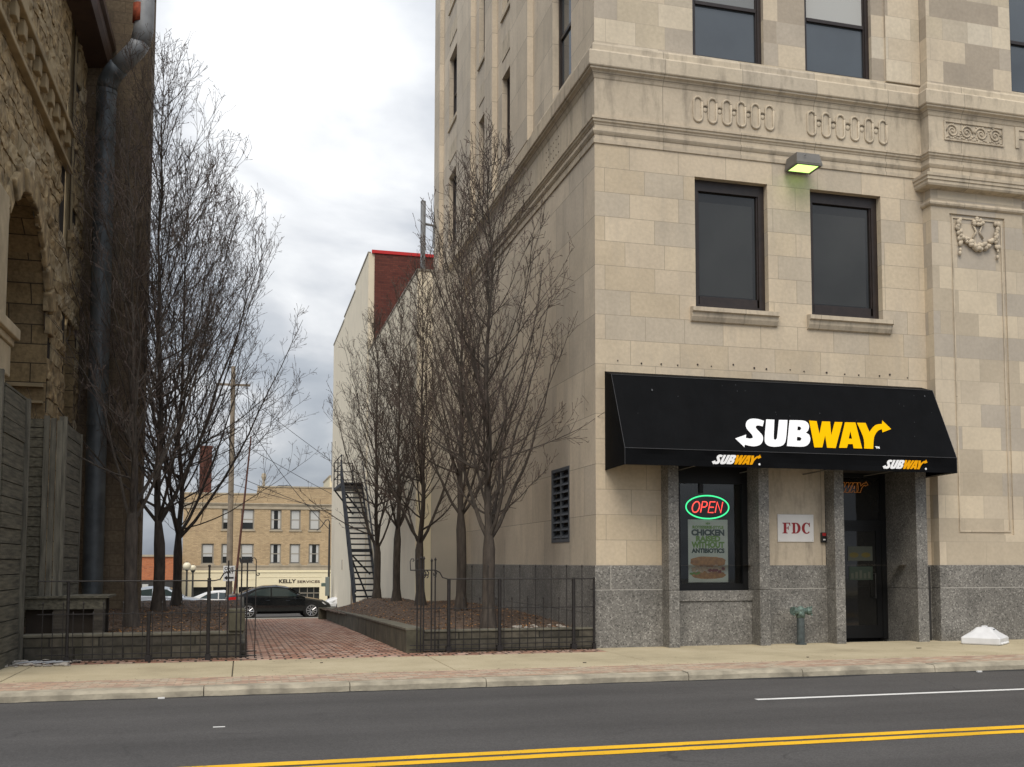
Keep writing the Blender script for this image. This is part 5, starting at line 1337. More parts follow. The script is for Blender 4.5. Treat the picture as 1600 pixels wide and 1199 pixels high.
def soilz_l(x, y):
    t = min(1, max(0, (y - 19) / 4)); z = .33 + .06 * t
    return z
def soil():
    for nm, f, xr, yr, lab in (('garden_soil', soilz_r, (3.08, 6.34), (18.85, 44.5), ''), ('garden_soil', soilz_l, (-4.2, -.05), (18.9, 36.5), '')):
        b = MB(); nx, ny = 44, 150
        xs = [lerp(xr[0], xr[1], i / nx) for i in range(nx + 1)]; ys = [lerp(yr[0], yr[1], (j / ny) ** 1.35) for j in range(ny + 1)]
        vs = []
        for y in ys:
            for x in xs:
                z = f(x, y) + .035 * noise.noise(Vector((x * 1.7, y * 1.7, 0))) + .022 * noise.noise(Vector((x * 6, y * 6, 3)))
                if nm and f is soilz_l and y > 35: z -= (y - 35) * 1.2
                vs.append((x, y, z))
        fs = [(j * (nx + 1) + i, j * (nx + 1) + i + 1, (j + 1) * (nx + 1) + i + 1, (j + 1) * (nx + 1) + i) for j in range(ny) for i in range(nx)]
        b.add(vs, fs); tag(b.build(nm, 'soil', smooth=True), kind='structure')
    r = random.Random(77); b = MB()
    for k in range(9000):
        if r.random() < .5: x = r.uniform(3.15, 6.3); y = 18.95 + r.random() ** 1.6 * 20; z = soilz_r(x, y)
        else: x = r.uniform(-3.2, -.1); y = 18.95 + r.random() ** 1.6 * 15; z = soilz_l(x, y)
        z += .035 * noise.noise(Vector((x * 1.7, y * 1.7, 0))) + .022 * noise.noise(Vector((x * 6, y * 6, 3))) + r.uniform(.004, .02)
        s = r.uniform(.012, .035); a = r.uniform(0, 6.28); tl = r.uniform(-.012, .012)
        ca, sa = math.cos(a) * s, math.sin(a) * s
        b.add([(x - ca, y - sa, z), (x + sa * .5, y - ca * .5, z + tl + .008), (x + ca, y + sa, z + tl), (x - sa * .5, y + ca * .5, z + .008)], [(0, 1, 2, 3)], r.choice([0, 0, 0, 1, 2]))
    for k in range(500):   # leaves blown against the fence
        x = r.choice([r.uniform(-3.3, 0), r.uniform(2.8, 6.2)]); y = r.uniform(17.9, 18.55); s = r.uniform(.01, .03); a = r.uniform(0, 6.28); z = .012
        ca, sa = math.cos(a) * s, math.sin(a) * s
        b.add([(x - ca, y - sa, z), (x + sa * .5, y - ca * .5, z + .01), (x + ca, y + sa, z), (x - sa * .5, y + ca * .5, z + .006)], [(0, 1, 2, 3)], 0)
    tag(b.build('leaf_litter', ['dead_leaf', 'bread', 'twig']), 'brown fallen leaves scattered over both planting beds', 'leaves', kind='stuff')
    b = MB()
    for k in range(60):
        x = r.uniform(4.9, 6.1); y = r.uniform(19.2, 20.4); s = r.uniform(.015, .04)
        b.ball((x, y, soilz_r(x, y) + s * .5), s, 6, 4, (1.2, 1, .7))
    for k in range(70):
        x = -3.5 + r.random() ** 1.5 * 1.0; y = r.uniform(17.6, 18.4); s = r.uniform(.012, .05)
        b.ball((x, y, s * .5 + .0), s, 6, 4, (1.6, 1, .6))
    tag(b.build('rubble', 'rubble'), 'small pale stone rubble and broken bits beside the walls', 'rubble', kind='stuff')
    b = MB()
    for k in range(7):
        x = r.uniform(-3.5, -2.8); y = r.uniform(17.75, 18.2); a = r.uniform(-.5, .5); l = r.uniform(.15, .35)
        b.tube([(x, y, .03), (x + l * math.cos(a), y + l * math.sin(a), .05)], .012, 5)
    tag(b.build('broken_laths', 'duct_white'), 'broken pale wooden laths lying at the hoarding foot', 'debris', kind='stuff')
planters()
soil()

# ================================================================ iron fences
def scroll(b, cx, cz, y, r0, turns, a0, sg, rad=.010, n=18):
    b.tube([(cx + r0 * (1 - .8 * k / n) * math.cos(a0 + sg * turns * 2 * math.pi * k / n), y, cz + r0 * (1 - .8 * k / n) * math.sin(a0 + sg * turns * 2 * math.pi * k / n)) for k in range(n + 1)], rad, 5)
def fence(name, y, label, xa, xb, posts, gate_x, sgn, tall, tallxs):
    F = empty(name, ((xa + xb) / 2, y, 0), label, 'fence')
    # rails
    zt, zm = 1.29, .77
    gx0, gx1 = gate_x
    for z, a, c in ((zm, xa, xb), (.13, xa, xb), (.055, xa, xb)):
        b = MB(); b.box(a, c, y - .012, y + .012, z - .008, z + .008); b.build('rail', 'iron', F)
    # top rail with ogee lift at the gate post
    b = MB()
    if sgn > 0:   # lift on the right end
        pts = [(xa, y, zt), (gx0 - .22, y, zt), (gx0 - .12, y, zt + .02), (gx0 - .06, y, zt + .12), (gx0 + .03, y, zt + .16), (gx1, y, zt + .16)]
    else:
        pts = [(gx0, y, zt + .16), (gx1 - .03, y, zt + .16), (gx1 + .05, y, zt + .12), (gx1 + .1, y, zt + .03), (gx1 + .2, y, zt), (xb, y, zt)]
    b.tube(pts, .012, 6); b.build('top_rail', 'iron', F)
    for i, (x, z1, r) in enumerate(posts):
        b = MB(); b.tube([(x, y + .02, 0), (x, y + .02, z1 - (.2 if z1 > 1.4 else 0))], r, 8)
        if z1 > 1.4:
            b.tube([(x, y + .02, z1 - .2), (x, y + .02, z1 - .02)], r * .55, 8); b.ball((x, y + .02, z1), r * .8, 8, 6)
        b.box(x - r * 1.5, x + r * 1.5, y + .02 - r * 1.5, y + .02 + r * 1.5, 0, .10)
        b.build('post', 'iron', F)
    # pickets
    def picket(x, z1, r=.0075):
        b = MB(); b.tube([(x, y, .03), (x, y, z1)], r, 5); b.tube([(x, y, z1 - .01), (x, y, z1 + .02), (x, y, z1 + .055)], [r * 1.1, r * 2.1, .001], 5)
        return b.build('picket', 'iron', F)
    shortp = tallp = None
    sp = .148
    n = int((xb - xa - .1) / sp)
    for k in range(n):
        x = xa + .08 + k * sp
        if gx0 - .02 < x < gx1 + .02: continue
        if any(abs(x - p[0]) < .05 for p in posts): continue
        h = .92 if k % 2 == 0 else .76
        if tall and k % 2 == 1 and tallxs[0] < x < tallxs[1]: h = 1.50
        key = h
        pr = PK.get((name, key))
        if pr is None:
            PK[(name, key)] = (picket(x, h), x)
        else:
            c = pr[0].copy(); COL.objects.link(c); c.parent = F; c.location = (x - pr[1], 0, 0)
    return F
PK = {}
def gate_post(F, y, xs, tops, sgn, x_end):
    """cluster of tall bars with crown and scrolls beside the opening"""
    b = MB()
    for x, z in zip(xs, tops):
        b.tube([(x, y, .02), (x, y, z)], .0135, 6)
        b.tube([(x, y, z - .02), (x, y, z + .01), (x, y, z + .05)], [.012, .026, .002], 6)
    b.build('gate_bar', 'iron', F)
    b = MB()
    m = (xs[0] + xs[-1]) / 2
    for x in xs[:-1]:
        scroll(b, x + .05, 1.44 - .05, y, .045, .9, R(90), -1); scroll(b, x + .05, 1.44 - .09, y, .035, .8, R(-90), 1)
    b.build('scrollwork', 'iron', F)
def fences():
    y = 18.08
    F = fence('iron_fence', y, 'black wrought iron fence in front of the left stone planter', -3.1, .24, [(-2.66, 1.30, .026), (-1.45, .80, .03), (-.53, 1.53, .03)], (-.24, .22), 1, False, (0, 0))
    b = MB()
    for x, z in ((-.23, 1.62), (-.09, 1.50), (-.02, 1.60), (.07, 1.60)):
        b.tube([(x, y, .02), (x, y, z)], .014 if x < .1 else .01, 6)
    b.build('gate_bar', 'iron', F)
    b = MB(); b.box(-.05, .10, y - .02, y + .02, 1.58, 1.64); b.tube([(-.045, y, 1.6), (-.05, y, 1.67)], .015, 5); b.tube([(.095, y, 1.6), (.10, y, 1.67)], .015, 5); b.build('crown', 'iron', F)
    b = MB(); b.tube([(.21, y, .02), (.21, y, 1.6), (.205, y, 1.64), (.18, y, 1.665), (.15, y, 1.66), (.14, y, 1.63), (.155, y, 1.61)], .009, 6)
    scroll(b, .245, 1.40, y, .035, .8, R(180), 1, .008); b.build('scroll_bar', 'iron', F)
    # far picket line seen behind the rail
    y = 18.5; PK.clear()
    F = fence('iron_fence', y, 'black wrought iron fence with tall pickets in front of the right planter', 2.84, 6.28, [(3.54, 1.29, .032), (4.47, 1.30, .034), (5.87, 1.31, .034), (6.265, 1.31, .022)], (2.86, 3.32), -1, True, (3.7, 6.3))
    gate_post(F, y, (2.97, 3.035, 3.085, 3.225, 3.29), (1.62, 1.65, 1.65, 1.61, 1.63), -1, 2.84)
    b = MB(); b.tube([(2.85, y, 1.44), (2.84, y, 1.60), (2.86, y, 1.65), (2.90, y, 1.65), (2.91, y, 1.62), (2.885, y, 1.605)], .009, 6); b.build('scroll_bar', 'iron', F)
fences()

# ================================================================ bare trees
def make_tree(seed, H, R_max, fork, trunk_r, zwide, name, label, group, loc, limbs=26, shift=(0, 0), density=1.0, zlow=None, keep=None):
    r = random.Random(seed)
    T = empty(name, loc, label, 'tree', group)
    ox, oy, oz = loc
    tb = MB(); lb = MB(); tw = MB()
    zlow = zlow if zlow is not None else fork
    def env(z):
        t = (z - zlow) / (H - zlow)
        tw_ = (zwide - zlow) / (H - zlow)
        if t < 0: return .25
        if t < tw_: return R_max * (.30 + .70 * math.sin(math.pi / 2 * t / tw_))
        u = (t - tw_) / (1 - tw_)
        return R_max * max(.02, (1 - u ** 1.9)) * (1.0 if u < .9 else (1 - u) / .1 * .6 + .4)
    def pr(p): return (p[0] + ox, p[1] + oy, p[2] + oz)
    lean = (r.uniform(-.02, .02), r.uniform(-.02, .02))
    # trunk / leader
    tp = []; tr = []
    nseg = 26
    for k in range(nseg + 1):
        z = H * .97 * k / nseg
        wob = .15 * min(1, z / (fork * 2)) * H / 10
        x = lean[0] * z + wob * noise.noise(Vector((z * .5, seed, 0))); y = lean[1] * z + wob * noise.noise(Vector((z * .5, seed, 9)))
        tp.append(Vector((x, y, z)))
        fl = 1.0 + .55 * math.exp(-z / .18)
        q = trunk_r * fl if z < fork else trunk_r * (.62 * (1 - (z - fork) / (H - fork)) ** 1.5 + .02)
        tr.append(q)
    def axis(z):
        f = min(nseg - 1e-4, max(0, z / (H * .97) * nseg)); i = int(f); return tp[i].lerp(tp[i + 1], f - i)
    tb.tube([pr(p) for p in tp], tr, 10, cap=False)
    def polyline(p, d, length, steps, up, jit):
        pts = [p.copy()]; d = d.normalized()
        for s in range(steps):
            d = (d + Vector((r.gauss(0, jit), r.gauss(0, jit), r.gauss(0, jit) + up))).normalized()
            p = p + d * (length / steps); pts.append(p.copy())
        return pts, d
    def inside(p, k=1.0):
        a = axis(p.z); return (p - a).xy.length < env(p.z) * k + .12 and p.z < H
    def twig(p, d, L, rad, level):
        st = 6 if level == 0 else 4 if level == 1 else 2
        pts, dd = polyline(p, d, L, st, .13 if level < 2 else .10, .12 if level else .075)
        if not inside(pts[-1], 1.10):
            L *= .5; pts, dd = polyline(p, d, L, st, .25, .12)
            if L < .10: return
        rr_ = [max(.0035, rad * (1 - .65 * i / st)) for i in range(st + 1)]
        if level >= 1: rr_[-1] = .0062
        (tw if level >= 1 else lb).tube([pr(q) for q in pts], rr_, 3 if level >= 1 else 5, cap=False)
        if level >= 3: return
        sp_ = {0: .135, 1: .13, 2: .2}[level] / density
        nn = int(L / sp_ + r.random())
        for c in range(nn):
            t = r.uniform(.10, 1.0) * st; i = min(st - 1, int(t)); q = pts[i].lerp(pts[i + 1], t - i)
            seg = (pts[i + 1] - pts[i]).normalized()
            pe = seg.orthogonal().normalized(); pe = Matrix.Rotation(r.uniform(0, 6.28), 3, seg) @ pe
            an = R(r.uniform(28, 65))
            nd = seg * math.cos(an) + pe * math.sin(an) + Vector((0, 0, .15))
            if level == 0: l2 = L * r.uniform(.25, .55) if r.random() < .6 else r.uniform(.10, .28)
            elif level == 1: l2 = r.uniform(.08, .30)
            else: l2 = r.uniform(.05, .13)
            twig(q, nd, l2, max(.0045, rad * r.uniform(.36, .55)), 1 if level == 0 and l2 > .3 else max(2, level + 1))
    for k in range(limbs):
        f = (k / (limbs - 1)); z0 = fork * .98 + (H * .88 - fork) * f ** 1.55 + (r.uniform(0, .9) if 4 <= k < limbs * .4 else 0)
        ang = k * 2.399 + r.uniform(-.5, .5)
        a = axis(z0)
        out = Vector((math.cos(ang), math.sin(ang), 0))
        # steep, nearly straight ascending limb that meets the crown surface
        slope = r.uniform(1.5, 2.6) if k < 4 else (r.uniform(.95, 1.9) if r.random() < .6 else r.uniform(2.0, 4.2)) if k > limbs * .36 else r.choice([r.uniform(2.4, 4.5), r.uniform(.30, .6), r.uniform(.5, .9), r.uniform(1.1, 2.4)])
        zt = z0
        for _ in range(60):
            zt += .12
            if (zt - z0) / slope > env(zt) or zt > H * .97: break
        Rr = min(env(zt), (zt - z0) / slope) * r.uniform(.8, 1.06)
        tgt = axis(zt) + out * Rr
        L = (tgt - a).length
        st = 10; pts = []
        for s in range(st + 1):
            t = s / st
            h = t ** (.80 if slope < 1.6 else .9); zz = t ** 1.12
            q = Vector((a.x + (tgt.x - a.x) * h, a.y + (tgt.y - a.y) * h, a.z + (tgt.z - a.z) * zz))
            q += Vector((noise.noise(q * 1.1 + Vector((seed, 0, 0))), noise.noise(q * 1.1 + Vector((0, seed, 0))), .6 * noise.noise(q * 1.3 + Vector((0, 0, seed))))) * .11 * min(1, t * 2)
            pts.append(q)
        r0 = trunk_r * (.27 - .18 * f) * r.uniform(.7, 1.1) * (1.6 if k < 4 else 1)
        rad = [max(.005, r0 * (1 - .9 * (s / st) ** .75)) for s in range(st + 1)]
        lb.tube([pr(p) for p in pts], rad, 6, cap=False)
        ns = int((6 + L * 4.2) * density)
        for c in range(ns):
            t = r.uniform(.10, 1.0) * st; i = min(st - 1, int(t)); q = pts[i].lerp(pts[i + 1], t - i)
            seg = (pts[i + 1] - pts[i]).normalized()
            pe = seg.orthogonal().normalized(); pe = Matrix.Rotation(r.uniform(0, 6.28), 3, seg) @ pe
            an = R(r.uniform(25, 60)); nd = (seg * math.cos(an) + pe * math.sin(an) + out * .12 + Vector((0, 0, .22)))
            lv = 0 if r.random() < .35 else 1
            twig(q, nd, r.uniform(.5, 1.35) * (R_max / 2.4) * (1.15 - .6 * t / st) * (1 if lv == 0 else .62), max(.006, rad[i] * .5) if lv == 0 else max(.0055, rad[i] * .3), lv)
    # leader twigs
    for c in range(int(60 * density)):
        z = fork + (H * .96 - fork) * r.random() ** .8; a = axis(z); an = r.uniform(0, 6.28)
        twig(a, Vector((math.cos(an) * .8, math.sin(an) * .8, .8)), max(.25, min(1.4, env(z) * .8)), .009, 1 if r.random() < .6 else 0)
    tb.build('trunk', 'bark', T, smooth=True)
    c = MB(); c.v = lb.v; c.f = lb.f; c.mi = [0] * len(lb.f)
    limb = c.build('limbs', 'bark', T)
    tw.build('crown', 'twig', T)
    print(name, seed, len(tw.f), len(lb.f))
    return T
GR, GLF = 'bare pear trees in the right planter', 'bare pear trees in the left planter'
def place(src, loc, rot, label, group, sc=1.0):
    c = copy_tree(src); c.location = loc; c.rotation_euler = (0, 0, rot); c.scale = (sc, sc, sc); tag(c, label, None, group); return c
t1 = make_tree(11, 10.4, 2.25, 1.75, .12, 3.8, 'bare_tree', 'leafless tree nearest the street in the right planter, wide forked trunk', GR, (4.55, 19.75, .28), 56, density=.66, zlow=1.6)
t2 = make_tree(12, 10.4, 2.05, 2.3, .115, 4.2, 'bare_tree', 'second leafless tree from the street along the right planter', GR, (4.95, 24.4, .42), 46, density=.62)
t3 = make_tree(13, 9.8, 2.4, 1.6, .11, 3.8, 'bare_tree', 'farthest leafless tree in the right planter, next to the steel stair', GR, (4.10, 33.6, .42), 44, density=.62)
place(t3, (4.55, 27.8, .44), 2.1, 'third leafless tree along the right planter, slim dark trunk', GR, 1.0)
place(t2, (4.35, 30.9, .44), 4.0, 'fourth leafless tree along the right planter, second from the steel stair', GR, .93)
l1 = make_tree(31, 10.5, 2.2, 2.0, .12, 4.6, 'bare_tree', 'leafless tree nearest the street in the left planter, before the dark brick wing', GLF, (-2.02, 21.4, .33), 22, density=.5)
l2 = make_tree(32, 15.0, 3.8, 2.2, .135, 6.6, 'bare_tree', 'tallest leafless tree, middle one of the left planter', GLF, (-1.98, 27.4, .36), 66, density=.62)
l3 = make_tree(33, 13.4, 4.1, 1.9, .12, 6.0, 'bare_tree', 'leafless tree farthest back in the left planter, spreading over the alley', GLF, (-1.75, 30.7, .36), 60, density=.62)

# ================================================================ background street
def kelly():
    K = empty('tan_brick_building', (1, 85, -1.9), 'three storey tan brick office block with cream shopfront across the back street', 'building')
    y = 85.0; zb = -2.1
    up = [(2.0, 2.85), (3.50, 4.33), (4.97, 5.83)]; lf = [(-3.12, -2.2), (-1.65, -1.12), (-.22, .78)]
    holes = [(a, c, 4.10, 5.70) for a, c in up + lf[1:]] + [(a, c, 1.45, 3.0) for a, c in up + lf]
    b = MB(); b.wall('y', y, 1, -4.5, 1.0, .95, 6.85, [h for h in holes if h[1] < 1.0], .18); b.wall('y', y, 1, 1.0, 9.5, .95, 7.45, [h for h in holes if h[0] > 1.0], .18)
    b.quad((-4.5, y, -2.1), (-4.5, y + 14, -2.1), (-4.5, y + 14, 6.85), (-4.5, y, 6.85)); b.quad((1.0, y, 6.85), (1.0, y + 14, 6.85), (1.0, y + 14, 7.45), (1.0, y, 7.45)); b.quad((-4.5, y, 6.84), (9.5, y, 6.84), (9.5, y + 14, 6.84), (-4.5, y + 14, 6.84))
    b.build('wall', 'tan_brick', K)
    for h in holes:
        fo = window('y', y + .10, 1, *h, 'window_trim', 'shop_glass', fw=.07, fd=.07, rail=(h[2] + h[3]) / 2, parent=K)
        g = MB(); r = random.Random(int(h[0] * 100 + h[2] * 10)); k = r.random()
        a, c, d, e = h
        if a > 4.9 and d > 4 or 3.4 < a < 3.6: g.box(a + .12, c - .12, y + .128, y + .14, d + .1, e - .1)
        elif a < 1: g.box(a + .12, c - .12, y + .128, y + .14, d + .55, e - .1)
        else: g.box(a + .10, a + .27, y + .128, y + .14, d + .1, e - .1); g.box(c - .27, c - .10, y + .128, y + .14, d + .1, e - .1)
        g.build('curtain', 'curtain', fo)
        s = MB(); s.box(a - .08, c + .08, y - .07, y + .1, d - .12, d); s.build('window_sill', 'tan_stone', K)
    b = MB(); b.box(-4.56, 9.5, y - .10, y - .002, 5.98, 6.08); b.box(-4.56, 9.5, y - .16, y - .002, 6.09, 6.17); b.build('cornice', 'tan_stone', K)
    b = MB(); b.box(-4.56, 9.5, y - .06, y - .002, 5.72, 5.96); b.box(-4.56, 9.5, y - .08, y - .002, 1.22, 1.32); b.box(-4.56, 9.5, y - .04, y - .002, .96, 1.2); b.build('stone_band', 'tan_stone', K)
    b = MB(); b.box(.95, 9.5, y - .05, y + .35, 7.45, 7.55); b.box(-4.55, .95, y - .05, y + .35, 6.85, 6.95); b.build('coping', 'tan_stone', K)
    # shopfront
    b = MB(); b.wall('y', y - .05, 1, -4.5, 9.5, -2.1, .95, [(-3.72, -2.3, -2.0, -.35), (-2.2, -.75, -2.0, -.35), (-.3, 1.0, -1.9, -.35), (1.3, 2.2, -1.9, -.35), (3.1, 5.85, -1.9, -.40)], .3)
    b.build('shopfront', 'cream_paint', K)
    b = MB(); b.box(-4.52, 9.5, y - .10, y - .052, .76, .84); b.box(-4.52, .9, y - .07, y - .052, .20, .24); b.box(1.2, 6.0, y - .07, y - .052, .38, .42); b.build('fascia_moulding', 'cream_paint', K)
    b = MB(); b.box(-4.4, 9.0, y + .20, y + .23, -2.05, -.3); b.build('shop_glass', 'shop_glass', K)
    b = MB()
    for x in (3.7, 4.3, 4.9, 5.4): b.box(x, x + .05, y + .15, y + .195, -1.9, -.4)
    b.box(3.1, 5.85, y + .15, y + .19, -.9, -.84); b.build('shop_mullion', 'window_trim', K)
    text_mb('KELLY', .40, (3.35, y - .052, -.06), (1, 0, 0), (0, 0, 1), .02, bold=.012, width=1.30).build('sign_word', 'dark_frame', K)
    text_mb('SERVICES', .27, (5.0, y - .052, -.06), (1, 0, 0), (0, 0, 1), .02, bold=.004, width=1.75).build('sign_word', 'gutter_brown', K)
    c = MB(); c.box(-3.45, -2.55, 86.5, 87.4, 6.8, 10.6); c.box(-3.5, -2.5, 86.45, 87.45, 10.6, 10.75); c.build('chimney', 'chimney_brick', K)
    c = MB(); c.tube([(1.45, 85.6, 7.4), (1.45, 85.6, 8.0), (1.45, 85.6, 8.3), (1.45, 85.6, 8.55), (1.45, 85.6, 8.6)], [.12, .10, .2, .16, .03], 8); c.build('roof_vent', 'tan_stone', K)
    c = MB(); c.box(2.6, 3.6, 87, 88, 7.4, 7.75); c.build('roof_hatch', 'pole_dark', K)
    O = empty('orange_brick_house', (-8, 80, -1.9), 'low orange brick building with dark shopfront behind the left trees', 'building')
    b = MB(); b.box(-14, -4.75, 80, 92, .3, 1.95); b.build('wall', 'orange_brick', O)
    b = MB(); b.box(-14.1, -4.7, 79.9, 92, 1.955, 2.1); b.build('coping', 'tan_stone', O)
    b = MB(); b.box(-14, -4.75, 80.02, 92, -2.2, .298); b.build('shopfront', 'pole_dark', O)
    b = MB(); b.box(-6.9, -6.5, 79.9, 80.0, -1.9, .0); b.build('pale_door', 'curtain', O)  # pale door panel against the dark shopfront
    b = MB(); b.box(-6.4, -6.1, 84, 84.3, 2.0, 4.6); b.build('chimney', 'chimney_brick', O)
    W = empty('white_far_building', (8, 100, -2), 'pale building edge rising behind the tan brick block', 'building')
    b = MB(); b.box(7.55, 14, 98, 106, -2.2, 9.4); b.build('wall', 'cream_paint', W); b = MB(); b.tube([(7.7, 97.9, 9), (7.7, 97.9, 12.6)], .05, 5); b.build('mast', 'duct_white', W)
    b = MB(); b.box(7.5, 14.05, 97.95, 106.05, 9.402, 9.55); b.build('coping', 'tan_stone', W)
kelly()

def car(name, label, body_m, loc, direction=1, L=4.6, group=None, scale=1.0):
    """sedan lofted along x (front at +x when direction=1)"""
    C_ = empty(name, loc, label, 'car', group)
    ox, oy, oz = loc
    W = .88
    def T(x, y, z): return (ox + direction * x * scale, oy + y * scale, oz + z * scale)
    st = [(-2.28, .38, .70, .80), (-2.25, .30, .98, .90), (-2.05, .24, 1.04, .96), (-1.6, .22, 1.03, 1.0), (-1.0, .20, .98, 1.0), (0, .19, .93, 1.0), (.8, .20, .92, 1.0), (1.1, .2, .90, 1.0), (1.6, .22, .82, .98), (2.0, .24, .74, .93), (2.22, .28, .64, .85), (2.30, .36, .56, .76)]
    b = MB(); rings = []
    for x, zb_, zt_, k in st:
        w_ = W * k
        rings.append([T(x, -w_ * .80, zb_), T(x, -w_ * .98, zb_ + .12), T(x, -w_, (zb_ + zt_) / 2), T(x, -w_ * .95, zt_ - .06), T(x, -w_ * .84, zt_), T(x, 0, zt_ + .045), T(x, w_ * .84, zt_), T(x, w_ * .95, zt_ - .06), T(x, w_, (zb_ + zt_) / 2), T(x, w_ * .98, zb_ + .12), T(x, w_ * .80, zb_)])
    m = len(rings[0])
    for a, c in zip(rings[:-1], rings[1:]):
        for k in range(m): b.quad(a[k], a[(k + 1) % m], c[(k + 1) % m], c[k])
    b.add(rings[0], [tuple(range(m))]); b.add(rings[-1], [tuple(range(m))])
    bo = b.build('body', body_m, C_, smooth=True)
    # greenhouse
    gh = [(-1.78, 1.02, 1.03, .80), (-1.15, .98, 1.30, .72), (-.7, .97, 1.405, .68), (-.1, .95, 1.43, .68), (.35, .93, 1.36, .68), (1.12, .90, .92, .76)]
    b = MB(); rr_ = []
    for x, z0, z1, k in gh:
        rr_.append([T(x, -.82, z0 - .04), T(x, -k, z1 - .02 if z1 > z0 + .05 else z1), T(x, -k * .8, z1 + .025), T(x, 0, z1 + .05), T(x, k * .8, z1 + .025), T(x, k, z1 - .02 if z1 > z0 + .05 else z1), T(x, .82, z0 - .04)])
    m2 = 7
    for a, c in zip(rr_[:-1], rr_[1:]):
        for k in range(m2 - 1): b.quad(a[k], a[k + 1], c[k + 1], c[k])
    b.build('roof', body_m, C_, smooth=True)
    # side windows (slightly proud) and screens
    for sy in (-1, 1):
        for pts in (((-1.42, 1.03), (-1.0, 1.27), (-.42, 1.35), (-.42, .985)), ((-.36, .98), (-.36, 1.355), (.28, 1.31), (.85, .97))):
            g = MB(); v = []
            for x, z in pts:
                zr = lambda t: None
                # interpolate wall of greenhouse
                for q in range(len(gh) - 1):
                    if gh[q][0] <= x <= gh[q + 1][0]:
                        f = (x - gh[q][0]) / (gh[q + 1][0] - gh[q][0]); z0 = lerp(gh[q][1], gh[q + 1][1], f) - .04; z1 = lerp(gh[q][2], gh[q + 1][2], f) - .02; kk = lerp(gh[q][3], gh[q + 1][3], f); break
                f2 = (z - z0) / max(.05, z1 - z0); yy = lerp(.82, kk, min(1, f2)) + .012
                v.append(T(x, sy * yy, z))
            g.add(v, [(0, 1, 2, 3)]); g.build('side_window', 'car_glass', C_)
    g = MB(); g.quad(T(-1.74, -.62, 1.06), T(-1.74, .62, 1.06), T(-1.12, .56, 1.345), T(-1.12, -.56, 1.345)); g.build('rear_screen', 'car_silver' if body_m == 'car_black' else 'car_glass', C_)
    g = MB(); g.quad(T(1.06, -.62, .985), T(1.06, .62, .985), T(.42, .56, 1.38), T(.42, -.56, 1.38)); g.build('windscreen', 'car_glass', C_)
    # wheels
    for wx in (-1.38, 1.40):
        for sy in (-1, 1):
            w_ = MB(); w_.tube([T(wx, sy * .66, .325), T(wx, sy * .885, .325)], .325 * scale, 22); wo = w_.build('wheel', 'tyre', C_)
            a_ = MB(); a_.tube([T(wx, sy * .60, .335), T(wx, sy * .875, .335)], .375 * scale, 22); a_.build('wheel_arch', 'black_plastic', C_)
            rm = MB()
            for k in range(10):
                an = 2 * math.pi * k / 10; p0 = (wx + .04 * math.cos(an), .325 + .04 * math.sin(an)); p1 = (wx + .235 * math.cos(an), .325 + .235 * math.sin(an))
                rm.tube([T(p0[0], sy * .90, p0[1]), T(p1[0], sy * .90, p1[1])], [.028 * scale, .018 * scale], 5)
            rm.tube([T(wx + .235 * math.cos(t), sy * .893, .325 + .235 * math.sin(t)) for t in [2 * math.pi * k / 22 for k in range(23)]], .018 * scale, 5)
            rm.build('rim', 'alloy', wo)
    for sy in (-1, 1):
        t_ = MB(); t_.add([T(-2.27, sy * .55, .80), T(-2.262, sy * .80, .80), T(-1.92, sy * .868, .84), T(-1.90, sy * .862, .98), T(-2.235, sy * .80, .95), T(-2.26, sy * .55, .93)], [(0, 1, 4, 5), (1, 2, 3, 4)]); t_.build('taillight', 'tail_red', C_)
        t_ = MB(); t_.add([T(2.225, sy * .68, .56), T(1.95, sy * .845, .60), T(1.85, sy * .85, .70), T(2.10, sy * .66, .69)], [(0, 1, 2, 3)]); t_.build('headlight', 'plate_white', C_)
        t_ = MB(); t_.ball(T(.78, sy * .95, 1.0), .1 * scale, 8, 6, (1, .8, .7)); t_.build('mirror', body_m, C_)
        t_ = MB(); t_.tube([T(-.62, sy * .885, .80), T(-.45, sy * .885, .80)], .012 * scale, 5); t_.tube([T(.25, sy * .885, .78), T(.42, sy * .885, .78)], .012 * scale, 5); t_.build('handle', body_m, C_)
    p_ = MB(); p_.box(*sorted((ox + direction * -2.295 * scale, ox + direction * -2.275 * scale)), oy - .2 * scale, oy + .2 * scale, oz + .62 * scale, oz + .76 * scale); p_.build('number_plate', 'plate_white', C_)
    return C_
yc = 49.6
CB = car('parked_car', 'shiny black sedan on the back street at the end of the brick path', 'car_black', (1.56, yc, gz(yc)), 1)
CB.rotation_euler = (0, 0, R(5))
CS = car('parked_car', 'silver car partly hidden behind the left tree trunks', 'car_silver', (-4.0, 57.5, gz(57.5) + .05), 1)
CW = car('parked_car', 'white car between the left tree and the utility pole', 'car_white', (-.9, 61.0, gz(61) - .1), 1, scale=.95)
CX = car('parked_car', 'white car half hidden behind the black sedan nose', 'car_white', (6.6, 58.0, gz(58) + .05), -1)

